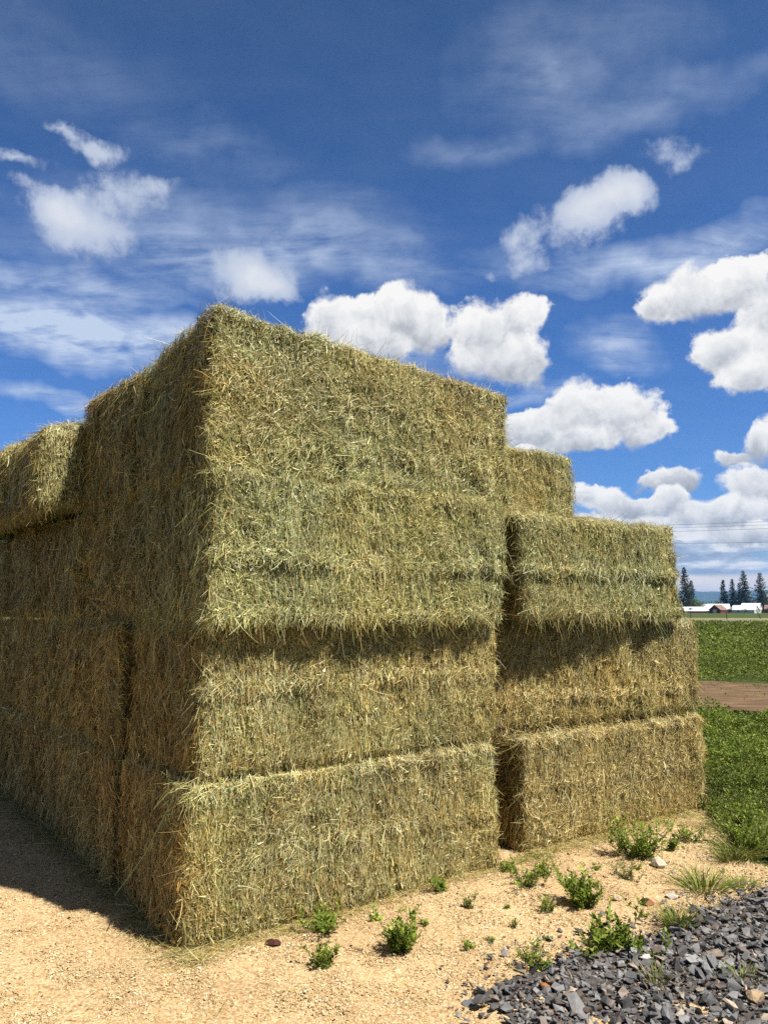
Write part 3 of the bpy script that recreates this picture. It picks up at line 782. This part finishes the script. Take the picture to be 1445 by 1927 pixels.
def weed(label, x, y, w, h, n=10, leaf=.022, seed=0, lean=(0, 0), dry=0.0, mul=1.0, lw=.5):
    """low branching leafy weed: stems and leaves"""
    rng = np.random.RandomState(300 + seed)
    root = empty('weed', (x, y, hgt(np.array([x]), np.array([y]))[0] + .012))
    tag(root, label, 'weed', 'weeds on the tan soil')
    g = Geo(); LP, LD, LN_ = [], [], []
    def stem(p0, d, ln, r, depth):
        k = 6; pts = [np.array(p0, float)]; d = np.array(d, float)
        for q in range(k):
            d = d / np.linalg.norm(d) + rng.normal(0, .14, 3) + np.array([lean[0], lean[1], .05])
            pts.append(pts[-1] + d / np.linalg.norm(d) * ln / k)
        g.tube(pts, np.linspace(r, r * .4, k + 1), 4)
        for q in range(1, k + 1):
            for _ in range(3):
                a = rng.uniform(0, 6.28)
                LP.append(pts[q] + rng.normal(0, .006, 3)); LD.append(unit(np.array([math.cos(a), math.sin(a), rng.uniform(-.1, .8)]) + .5 * d))
            if depth == 0 and rng.rand() < .6:
                a = rng.uniform(0, 6.28)
                stem(pts[q], np.array([math.cos(a), math.sin(a), .7]), ln * rng.uniform(.25, .45), r * .6, 1)
    for k in range(n):
        a = rng.uniform(0, 6.28); t = math.sqrt(rng.rand())
        sp = t * 1.1 * w / max(h * 2, .02)
        stem((rng.normal(0, w * .08), rng.normal(0, w * .08), -.01), (math.cos(a) * sp, math.sin(a) * sp, 1.0), math.hypot(h * .68, t * w * .5) * rng.uniform(.45, 1.05), .0022, 0)
    g.build('stem', M['leaf'], root, col=(.09, .13, .035))
    P = np.array(LP); D = np.array(LD); n_ = len(P)
    nn = unit(np.column_stack([rng.normal(0, .5, n_), rng.normal(0, .5, n_), np.ones(n_)]))
    ln = leaf * .62 * np.exp(rng.normal(0, .35, n_))
    V, Q = leaf_quads(P, D, nn, ln, ln * lw)
    np_mesh('leaves', V, [Q], [M['leaf']], root, np.repeat(greens(rng, n_, mul * 1.25, dry), 4, axis=0))
    return root

def tuft(label, x, y, w, h, n, seed, dry=.1, blade=.005, mul=1.0, cat='grass tuft'):
    rng = np.random.RandomState(500 + seed)
    a = rng.uniform(0, 6.28, n); t = np.sqrt(rng.rand(n))
    P = np.column_stack([np.cos(a) * t * w * .22, np.sin(a) * t * w * .22, np.zeros(n) - .005])
    out = t * w * .55 / h
    D = unit(np.column_stack([np.cos(a) * out + rng.normal(0, .15, n), np.sin(a) * out + rng.normal(0, .15, n), np.ones(n)]))
    ln = np.hypot(h, w * .4 * t) * rng.uniform(.5, 1.1, n)
    V, Q, per = strips(P, D, unit(np.column_stack([D[:, 0], D[:, 1], np.full(n, .2)]) + 1e-4), ln, rng.uniform(.6, 1.3, n) * blade, 4, rng, .15, .3, .5)
    o = np_mesh('grass_tuft', V, [Q], [M['leaf']], None, np.repeat(greens(rng, n, mul, dry), per, axis=0))
    o.location = (x, y, hgt(np.array([x]), np.array([y]))[0] + .014)
    tag(o, label, cat, 'grass tufts at the gravel edge')

weed('low spreading green weed touching the foot of the near bottom bale', -.36, 4.90, .40, .12, 18, .026, 1)
weed('bushy upright green weed on bare tan soil, foremost of the full ones', .10, 4.58, .34, .22, 26, .030, 2)
weed('sparse thin weed with few sprigs, nearest to the camera', -.33, 4.43, .36, .14, 7, .026, 3)
weed('small low weed against the foot of the sunlit bottom bale', .40, 5.45, .26, .11, 9, .022, 4)
weed('little spindly weed standing alone on tan soil below the low small weed', .55, 5.18, .12, .14, 5, .018, 5, dry=.25)
weed('ragged green weed in front of the dark gap between the bales', .98, 5.62, .42, .16, 16, .022, 6, dry=.1)
weed('short round weed right of the dark gap between the bales', 1.17, 5.86, .24, .15, 11, .022, 7)
weed('round dense leafy weed on open tan soil', 1.28, 5.25, .40, .20, 28, .030, 8)
weed('thin leaning weed left of the round dense one', 1.02, 5.15, .20, .14, 5, .020, 9, dry=.15)
weed('largest bushy green weed before the far bottom bale', 1.98, 6.25, .85, .28, 44, .028, 10, mul=1.05)
weed('half dried sparse weed on the soil below the largest weed', 1.73, 5.75, .42, .16, 10, .018, 11, dry=.55)
weed('dark green jagged leafed weed at the gravel edge', 1.29, 4.62, .62, .08, 18, .050, 12, mul=.72, lw=.42)
weed('small twin weed on the left tip of the gravel', .80, 4.36, .28, .12, 9, .022, 13, mul=.9)
weed('tiny dried sprig on open tan soil', .77, 4.92, .10, .08, 4, .014, 14, dry=.5)
weed('small green weed at the far corner of the far bottom bale', 2.50, 6.66, .42, .16, 14, .022, 15)
weed('leaning dark sprig right of the largest weed', 2.28, 6.42, .20, .16, 6, .026, 16, mul=.8)
weed('low flat weed in the shade at the mouth of the dark gap', .90, 5.90, .22, .08, 9, .022, 17)
weed('tiny single sprout on the tan soil left of the leaning weed', .78, 5.20, .07, .06, 3, .016, 18)
weed('wide leafy weed mixed into the tall grass clump by the field', 2.86, 6.45, .55, .24, 26, .030, 21, mul=.9)
weed('leafy weed between the grass clump and the green field', 3.12, 6.95, .60, .24, 26, .028, 22, mul=.9)
weed('low leafy weed at the right end of the gravel, under the grass', 3.10, 6.28, .45, .16, 18, .028, 23, mul=.85)
_seed = weed('tiny green seedling sprouting on the bare tan soil', .25, 4.95, .07, .045, 3, .016, 40)
_seed['group'] = 'tiny seedlings on the tan soil'
for k, (sx, sy) in enumerate(((.62, 4.72), (1.45, 5.62), (1.55, 5.95), (-.05, 5.02), (.95, 4.75), (1.30, 5.72), (1.85, 5.95), (.48, 4.62), (1.62, 5.10))):
    _c = link(_seed.copy()); _c.location = (sx, sy, hgt(np.array([sx]), np.array([sy]))[0] + .012); _c.rotation_euler = (0, 0, k * 1.7)
    _c.scale = (.8 + .12 * (k % 4),) * 3
    for ch in list(_seed.children):
        _d = link(ch.copy()); _d.parent = _c
tuft('green grass tuft at the gravel edge with short dense blades', 1.76, 4.93, .30, .18, 220, 1, .1, .005)
tuft('widest grass tuft with long arching blades on the tan soil', 2.17, 5.55, .55, .22, 210, 2, .12, .006)
tuft('thin low grass tuft between wide tuft and gravel', 2.45, 5.60, .35, .12, 150, 3, .25, .004)
tuft('short dry grass tuft in the middle of the slate gravel', 1.38, 4.20, .18, .16, 60, 4, .65, .0035)
tuft('small green grass tuft in the gravel near the tan stone', 1.83, 4.22, .20, .12, 90, 5, .25, .004)
tuft('straw coloured grass wisps at the back edge of the gravel', 2.05, 5.12, .30, .12, 80, 6, .7, .003)
tuft('tall rank grass clump beside the field, with dry seed stalks', 2.78, 6.30, .60, .24, 330, 7, .25, .005, .9)
tuft('rank dark grass clump nearest the field edge at the right', 3.05, 6.62, .70, .26, 360, 8, .2, .005, .85)
tuft('grass clump between the tall clump and the far bale', 2.98, 7.02, .50, .20, 220, 9, .2, .005, .9)
tuft('right hand grass clump by the end of the gravel', 3.20, 6.20, .50, .20, 240, 10, .25, .005, .9)
tuft('low weedy grass under the tall clump on the soil edge', 2.62, 6.15, .35, .16, 220, 11, .2, .005, .85)

def field(name, n, dfun, sfun, hfun, amin, amax, seed, mul=1.0, avoid=None):
    """a low leafy crop that nobody could count"""
    rng = np.random.RandomState(seed)
    d = dfun(rng.rand(n)); a = rng.uniform(amin, amax, n)
    x, y = d * np.sin(a), d * np.cos(a)
    q = np.column_stack([x, y, np.zeros(n)])
    keep = np.ones(n, bool)
    if avoid: keep &= ~avoid(x, y, q, rng)
    x, y, d, q = x[keep], y[keep], d[keep], q[keep]; n = len(x)
    s = sfun(d) * np.exp(rng.normal(0, .25, n))
    hh = hfun(d) * (.72 + 1.9 * fbm(q, 1.3, 3, seed) + .8 * fbm(q, 6, 2, seed + 2))
    z = hgt(x, y) + np.clip(hh, .03, None) * np.maximum(rng.rand(n), rng.rand(n))
    P = np.column_stack([x, y, z])
    th = rng.uniform(0, 6.28, n)
    D = unit(np.column_stack([np.cos(th), np.sin(th), rng.normal(.35, .5, n)]))
    nn = unit(np.column_stack([rng.normal(0, .6, n), rng.normal(0, .6, n), np.ones(n)]))
    V, Q = leaf_quads(P, D, nn, s, s * .6)
    pat = (1 + .9 * fbm(q, .5, 3, seed + 7) + .7 * fbm(q, 3, 3, seed + 8))[:, None]
    c = greens(rng, n, mul, .03) * np.clip(pat, .6, 1.5)
    tag(np_mesh(name, V, [Q], [M['leaf']], None, np.repeat(c, 4, axis=0)), kind='stuff')
track_poly = ragged(TRACK, .5, .9, .7, 6)
def av(x, y, q, rng):
    dd = np.hypot(x, y)
    thin = (dd < 8.8) & (fbm(q, 2.4, 3, 91) > .0 + (dd - 7.1) * .12)
    wv = fbm(q, .55, 4, 57)
    ty = poly_in(x + rng.normal(0, .2, len(x)), y + rng.normal(0, .35, len(x)) + 3.0 * wv, track_poly)
    yd = poly_in(x, y, yard_pts) & (rng.rand(len(x)) > .02)
    return (ty & (rng.rand(len(x)) > .02)) | yd | (thin & (rng.rand(len(x)) > .25)) | (poly_in(x, y, gravel_pts))
field('alfalfa', 330000, lambda u: 6.9 + 8.3 * u, lambda d: .0024 * d, lambda d: np.clip((d - 7.0) * .25, .1, .28), .34, .76, 41, .80, av)
field('alfalfa', 48000, lambda u: 12.5 + 4.5 * u, lambda d: .0020 * d, lambda d: .07 + 0 * d, .34, .76, 42, .85, lambda x, y, q, r: fbm(q, .9, 3, 5) < .06)
field('alfalfa', 350000, lambda u: 18.5 + 105 * u ** 1.8, lambda d: .0022 * d, lambda d: .32 + 0 * d, .335, .76, 43, .74, av)

# ------------------------------------------------------------------ far side of the road
def conifer(label, x, y, h, w, seed, bare=.06, mul=1.0, gap=.0, top=.35):
    rng = np.random.RandomState(700 + seed)
    root = tag(empty('conifer', (x, y, 0)), label, 'tree', 'conifers beyond the farm buildings')
    g = Geo(); bend = rng.normal(0, h * .006, (8, 2)).cumsum(0)
    zs = np.linspace(0, h, 8)
    g.tube(np.column_stack([bend[:, 0], bend[:, 1], zs]), np.linspace(h * .017, h * .002, 8), 7)
    g.build('trunk', M['bark'], root, smooth=True)
    P, D, ln = [], [], []
    z = h * bare
    while z < h * .995:
        f = (z - h * bare) / (h * (1 - bare))
        rad = w * .5 * (min(1, f / .12) ** .6) * (1 - f) ** .6 * rng.uniform(.6, 1.15) + w * .03
        nb = rng.randint(5, 9)
        for k in range(nb):
            if rng.rand() < gap: continue
            a = rng.uniform(0, 6.28); rl = rad * rng.uniform(.55, 1.2)
            dr = rng.uniform(-.35, .05)
            m = max(4, int(22 * rl / (w * .5)) + 5)
            t = rng.rand(m) ** .7
            bx = np.interp(z, zs, bend[:, 0]); by = np.interp(z, zs, bend[:, 1])
            P.append(np.column_stack([bx + np.cos(a) * rl * t, by + np.sin(a) * rl * t, z + rl * t * dr + rng.normal(0, h * .006, m)]))
            aa = a + rng.normal(0, .7, m)
            D.append(np.column_stack([np.cos(aa), np.sin(aa), rng.normal(-.25, .35, m)]))
            ln.append(np.full(m, h * .028) * rng.uniform(.6, 1.4, m) * (1.15 - .5 * f))
        z += h * rng.uniform(.010, .019)
    P = np.concatenate(P); D = unit(np.concatenate(D)); ln = np.concatenate(ln); n = len(P)
    nn = unit(np.column_stack([rng.normal(0, .5, n), rng.normal(0, .5, n), np.ones(n)]))
    V, Q = leaf_quads(P, D, nn, ln, ln * .7)
    c = np.array([(.022, .038, .018), (.034, .052, .024), (.05, .068, .032)])[rng.choice(3, n)] * mul * rng.normal(1, .15, n)[:, None]
    np_mesh('crown', V, [Q], [M['leaf']], root, np.repeat(np.clip(c, .008, 1), 4, axis=0))
def bush(label, x, y, w, h, seed, base, dens=2600, cat='bush', name='bush', trunk=True, leaf=None):
    rng = np.random.RandomState(800 + seed)
    root = tag(empty(name, (x, y, 0)), label, cat)
    g = Geo()
    for k in range(5):
        a = rng.uniform(0, 6.28)
        g.tube([(0, 0, 0), (math.cos(a) * w * .08, math.sin(a) * w * .08, h * .3), (math.cos(a) * w * .25, math.sin(a) * w * .25, h * .7)], [h * .02, h * .014, h * .005], 5)
    g.build('stem', M['bark'], root)
    cl = 26
    C = np.column_stack([rng.normal(0, w * .2, cl), rng.normal(0, w * .2, cl), h * rng.uniform(.18, .8, cl)])
    C[:, 2] *= np.clip(1.15 - (np.hypot(C[:, 0], C[:, 1]) / (w * .5)) ** 2 * .6, .3, 1)
    k = rng.choice(cl, dens); P = C[k] + rng.normal(0, 1, (dens, 3)) * np.array([w, w, h * 1.0]) * .085
    P[:, 2] = np.clip(P[:, 2], .05, h * 1.05)
    D = unit(rng.normal(0, 1, (dens, 3))); nn = unit(rng.normal(0, .6, (dens, 3)) + np.array([0, 0, 1]))
    ln = (leaf or h * .05) * rng.uniform(.6, 1.4, dens)
    V, Q = leaf_quads(P, D, nn, ln, ln * .7)
    c = np.array(base) * np.clip(rng.normal(1, .22, dens), .4, 1.7)[:, None] * rng.uniform(.75, 1.25, cl)[k][:, None]
    np_mesh('foliage', V, [Q], [M['leaf']], root, np.repeat(c, 4, axis=0))

def gable(name, label, x, y, head, ln, wd, wall, roof, mw, mr, windows=(), door=False, cat='barn'):
    root = tag(empty(name, (x, y, 0), head), label, cat, 'farm buildings across the road')
    g = Geo(); hl, hw = ln / 2, wd / 2
    V = [(-hl, -hw, -.5), (hl, -hw, -.5), (hl, hw, -.5), (-hl, hw, -.5), (-hl, -hw, wall), (hl, -hw, wall), (hl, hw, wall), (-hl, hw, wall), (-hl, 0, roof), (hl, 0, roof)]
    g.add(V, [(0, 1, 5, 4), (2, 3, 7, 6)]); g.add(V, [(0, 4, 8, 7, 3), (1, 2, 6, 9, 5)])
    g.build('wall', mw, root)
    g = Geo(); e = .45; k = (roof - wall) / hw; t = .18
    for s in (-1, 1):
        ye, ze = s * (hw + e), wall - k * e
        g.add([(-hl - e, ye, ze + .03), (hl + e, ye, ze + .03), (hl + e, 0, roof + .03), (-hl - e, 0, roof + .03),
               (-hl - e, ye, ze + t), (hl + e, ye, ze + t), (hl + e, 0, roof + t), (-hl - e, 0, roof + t)],
              [(0, 3, 2, 1), (4, 5, 6, 7), (0, 1, 5, 4), (1, 2, 6, 5), (2, 3, 7, 6), (3, 0, 4, 7)])
    g.build('roof', mr, root)
    for (side, p, z, w, h) in windows:
        g = Geo()
        if side == 'front': g.box((p - w / 2, -hw - .06, z), (p + w / 2, -hw - .005, z + h))
        elif side == 'left': g.box((-hl - .06, p - w / 2, z), (-hl - .005, p + w / 2, z + h))
        else: g.box((hl + .005, p - w / 2, z), (hl + .06, p + w / 2, z + h))
        g.build('window', M['glass'], root)
    if door:
        g = Geo(); g.box((-hl - .09, -1.2, -.4), (-hl - .005, 1.2, 2.4)); g.build('door', M['white_wall'] if mw is M['red_wall'] else M['red_wall'], root)
    return root
gable('long_barn', 'long low red barn under a wide white roof, leftmost of the farm buildings', 218.5, 555, R(7), 31, 11, 1.5, 4.2, M['red_wall'], M['white_roof'],
      [('left', -2.4, .2, 1.0, .8), ('front', -6, .1, 1.6, .9), ('front', 3, .1, 1.6, .9)])
gable('red_barn', 'small dark red barn with brown roof, gable towards the road', 217.3, 508, R(43), 10.5, 7.4, 2.3, 5.3, M['red_wall'], M['brown_roof'],
      [('left', 0, 2.7, .9, .9), ('front', 0, .8, 1.6, 1.0), ('front', 3, .8, 1.2, 1.0)], True)
gable('farm_shed', 'white roofed shed behind the small red barn', 247.5, 585, R(-18), 20, 13, 2.8, 6.5, M['red_wall'], M['white_roof'], [('front', -5, 1, 1.4, 1.2)])
gable('farm_shed', 'white shed with white metal roof left of the white gabled house', 247.2, 535, R(-44), 15, 9, 2.3, 5.2, M['white_wall'], M['white_roof'],
      [('front', -3, .7, 1.3, 1.1), ('front', 2, .7, 1.3, 1.1), ('right', 0, .6, 1.4, 1.3)])
gable('farmhouse', 'white gabled farmhouse, rightmost of the white buildings', 259.6, 552, R(-44), 12, 9.5, 3.2, 6.8, M['white_wall'], M['white_roof'],
      [('front', -2, 1, 1.2, 1.4), ('right', -1.8, 1, 1.0, 1.3), ('right', 1.8, 1, 1.0, 1.3), ('right', 0, 3.8, .9, 1.1)], cat='house')
gable('red_barn', 'red barn cut by the right edge of the view', 273, 548, R(-30), 10, 8, 2.8, 5.6, M['red_wall'], M['brown_roof'], [('front', -2.5, 1, 1.3, 1.2)])
root = tag(empty('silo', (305, 620, 0)), 'pale silo top showing between the conifers at the right edge', 'silo')
g = Geo(); g.tube([(0, 0, -.5), (0, 0, 12.3)], 2.0, 20); g.build('shaft', M['white_wall'], root, smooth=True)
g = Geo(); a = np.linspace(0, PI / 2, 7); g.tube([(0, 0, 12.3 + 1.8 * math.sin(q)) for q in a], [2.05 * math.cos(q) + .02 for q in a], 20); g.build('dome', M['white_roof'], root, smooth=True)

conifer('thin ragged conifer half hidden by the edge of the hay', 208.6, 562, 25, 8, 1, gap=.45)
conifer('tall full conifer standing left above the long barn', 217.1, 562, 33, 13, 2, .05)
conifer('short narrow conifer just right of the tall one, behind the round bush', 226.6, 575, 24, 9.5, 3)
conifer('slim conifer left of a pair above the small red barn', 262.3, 602, 25.5, 9.5, 4)
conifer('second slim conifer of the pair, beside the big dark one', 267.9, 600, 26, 9, 5, gap=.1)
conifer('lower dark conifer pressed against the big dark one', 270.5, 592, 22.5, 10, 6)
conifer('big dark conifer rising behind the white shed', 274.3, 592, 32, 13, 7)
conifer('dense shorter conifer with full skirts behind the farmhouse', 279, 575, 20.5, 11, 8, .02)
conifer('open wide topped conifer right of the farmhouse', 290.8, 602, 31, 15, 9, gap=.15)
conifer('dark conifer at the right edge of the view', 291, 584, 19, 11, 10, .02)
conifer('small dark conifer beside the hay edge, under the thin one', 205.5, 556, 14, 8, 11)
conifer('thin pole-like young conifer between the hay and the tall one', 212, 566, 17, 6, 12, gap=.2)
bush('broad rounded olive green tree behind the long barn', 224.3, 566, 19, 10.5, 1, (.09, .12, .025), 5200, 'tree', 'broadleaf_tree')
bush('dark columnar shrub between the red barn and the white shed', 220.4, 497, 3.2, 4.2, 2, (.02, .035, .015), 900)
bush('small shrub before the front of the white shed', 236, 512, 4.4, 3.4, 3, (.06, .085, .03), 800)
bush('small yellowish tree above the barn roofs', 252, 588, 7, 9.5, 4, (.11, .12, .04), 1200, 'tree', 'broadleaf_tree')
bush('dark shrub at the corner of the farmhouse', 250.2, 522, 4.0, 3.3, 5, (.03, .05, .02), 800)
bush('rounded dark tree by the red barn at the right edge', 266, 540, 6, 5, 6, (.03, .045, .02), 1200, 'tree', 'broadleaf_tree')

for lab, x, y, w, h, sd in (('low dark undergrowth left of the long barn', 202, 558, 9, 4, 11), ('scrubby bush between the tall conifer and the olive tree', 219, 572, 8, 6, 12),
                            ('low brush at the foot of the slim conifer pair', 265, 596, 11, 8, 13), ('brush at the foot of the big dark conifer', 276, 600, 12, 9, 14), ('brush behind the farmhouse roof', 285, 590, 12, 10, 15),
                            ('small round bush in front of the long barn wall', 226, 545, 3, 2.2, 16)):
    bush(lab, x, y, w, h, sd, (.03, .045, .02) if sd % 2 else (.05, .065, .022), 1500)

def wood():
    rng = np.random.RandomState(77); Ps, Ds, Ls = [], [], []
    for k in range(230):
        a = R(rng.uniform(19.0, 31)); d = rng.uniform(1350, 1650); h = rng.uniform(9, 19); w = h * .34
        m = 90; f = rng.rand(m); rad = w * .5 * (1 - f) ** .8
        t = rng.uniform(0, 6.28, m)
        Ps.append(np.column_stack([d * math.sin(a) + np.cos(t) * rad, d * math.cos(a) + np.sin(t) * rad, h * f])); Ds.append(np.column_stack([np.cos(t), np.sin(t), rng.normal(-.3, .3, m)])); Ls.append(np.full(m, h * .11))
    P = np.concatenate(Ps); D = unit(np.concatenate(Ds)); n = len(P)
    nn = unit(np.column_stack([rng.normal(0, .5, n), rng.normal(0, .5, n), np.ones(n)]))
    V, Q = leaf_quads(P, D, nn, np.concatenate(Ls), np.concatenate(Ls) * .7)
    tag(np_mesh('far_wood', V, [Q], [M['leaf']], None, np.tile((.025, .042, .022), (len(V), 1))), kind='stuff')
wood()

def hills():
    xs = np.linspace(-3000, 10000, 260); ys = np.linspace(6600, 9800, 50)
    X, Y = np.meshgrid(xs, ys); x, y = X.ravel(), Y.ravel()
    q = np.column_stack([x, y, np.zeros(len(x))])
    prof = np.clip(1 - np.abs(y - 8100) / 1500, 0, 1) ** .8
    z = prof * (200 + 150 * fbm(q, 1 / 900., 4, 3) + 60 * fbm(q, 1 / 250., 3, 8)) - 3
    V = np.column_stack([x, y, z]); nx = len(xs)
    i, j = np.meshgrid(np.arange(len(ys) - 1), np.arange(nx - 1), indexing='ij'); a = (i * nx + j).ravel()
    tag(np_mesh('hills', V, [np.stack([a, a + 1, a + nx + 1, a + nx], axis=1)], [noise_mat('wooded hills', [(.3, (.018, .035, .02)), (.7, (.045, .065, .035))], scale=.01)], smooth=True), kind='structure')
hills()

# roadside posts, pole, cables and a passing bird
def post(label, x, y, h, lean, arm=False):
    g = Geo(); g.tube([(0, 0, -.3), (lean * .3, 0, h * .3), (lean, 0, h)], [.11, .10, .085], 8)
    g.tube([(lean, 0, h - .002), (lean * 1.01, 0, h + .05)], [.085, .03], 8)
    o = g.build('fence_post', M['post'], smooth=False); o.location = (x, y, 0)
    tag(o, label, 'post', 'posts along the far side of the road')
post('upright fence post below the long white barn roof', 72.5, 185, 1.75, .03)
post('upright fence post below the small red barn', 72.3, 165, 1.7, -.03)
post('leaning fence post below the white farmhouse', 84.3, 175, 1.5, -.75)
g = Geo(); g.tube([(0, 0, -.4), (0, 0, 11.2)], [.10, .055], 8)
root = tag(empty('utility_pole', (56.0, 150, 0)), 'thin bare pole rising beside the edge of the hay', 'pole'); g.build('shaft', M['post'], root, smooth=True)
g = Geo(); g.tube([(-.5, 0, 10.6), (.5, 0, 10.6)], .05, 6); g.build('crossarm', M['post'], root)
for lab, (xa, za), (xb, zb) in (('highest of the overhead cables', (38.2, 13.92), (49.9, 13.34)), ('second highest overhead cable', (38.9, 13.5), (49.9, 12.92)),
                                ('third overhead cable down, close under the upper two', (39.6, 13.0), (49.9, 12.44)), ('lowest overhead cable, well apart from the rest', (40.5, 11.29), (49.7, 10.68))):
    pts = []
    for t in np.linspace(-1.6, 3.2, 40):
        s = (t - .5)
        pts.append((xa + (xb - xa) * t, 110 - 10 * t, za + (zb - za) * t + .05 * (s * s - .25)))
    g = Geo(); g.tube(pts, .016, 5); tag(g.build('overhead_cable', M['wire'], smooth=True), lab + ', crossing the clouds', 'cable', 'overhead cables')
root = tag(empty('bird', (78.4, 200, 2.2), R(-12)), 'dark bird flying low in front of the long white roof', 'bird')
g = Geo()
g.tube([(-.75, 0, .02), (-.55, 0, .01), (-.35, 0, 0), (0, 0, -.02), (.3, 0, .03), (.45, 0, .09), (.55, 0, .12), (.64, 0, .11), (.74, 0, .08)], [.10, .09, .10, .17, .15, .10, .095, .07, .01], 10)
g.build('body', M['feather'], root, smooth=True)
for s in (-1, 1):
    g = Geo(); pv = []
    for t in np.linspace(0, 1, 7):
        yy = s * (.1 + .95 * t); zz = .08 + .35 * t - .12 * t * t; ch = .46 * (1 - .75 * t ** 1.6)
        pv.append([(.2 - .12 * t, yy, zz), (.2 - .12 * t - ch, yy, zz - .03), (.2 - .12 * t - ch * .5, yy, zz - .05), (.2 - .12 * t - ch * .4, yy, zz + .02)])
    V = np.array(pv).reshape(-1, 3); F = []
    for k in range(6):
        for a, b_ in ((0, 3), (3, 1), (1, 2), (2, 0)): F.append((k * 4 + a, k * 4 + b_, k * 4 + 4 + b_, k * 4 + 4 + a))
    g.add(V, F); g.build('wing', M['feather'], root)

# the air
m, nt, out = mat('haze air')
pv = N(nt, 'ShaderNodeVolumePrincipled'); pv.inputs['Density'].default_value = 7e-5; pv.inputs['Color'].default_value = (.24, .50, .95, 1); pv.inputs['Anisotropy'].default_value = .1
L(nt, pv.outputs[0], out.inputs['Volume'])
g = Geo(); g.box((-12500, -12500, -4.5), (12500, 12500, 330))
tag(g.build('haze', m), kind='stuff')


# ------------------------------------------------------------------ camera and settings
cam = bpy.data.cameras.new('camera'); co = link(bpy.data.objects.new('camera', cam))
cam.sensor_fit = 'VERTICAL'; cam.sensor_height = 36; cam.sensor_width = 27; cam.lens = 36 * 1457 / 1927
cam.clip_start = .05; cam.clip_end = 60000
co.location = (0, 0, 1.9); co.rotation_euler = (R(90 + 7.236), 0, 0)
SC.camera = co
SC.render.engine = 'CYCLES'
SC.cycles.max_bounces = 6; SC.cycles.diffuse_bounces = 3; SC.cycles.glossy_bounces = 2; SC.cycles.transmission_bounces = 3; SC.cycles.volume_bounces = 0
SC.cycles.use_denoising = False
SC.cycles.caustics_reflective = False; SC.cycles.caustics_refractive = False
SC.view_settings.view_transform = 'Standard'; SC.view_settings.look = 'None'
SC.view_settings.exposure = 1.0; SC.view_settings.gamma = 1.0
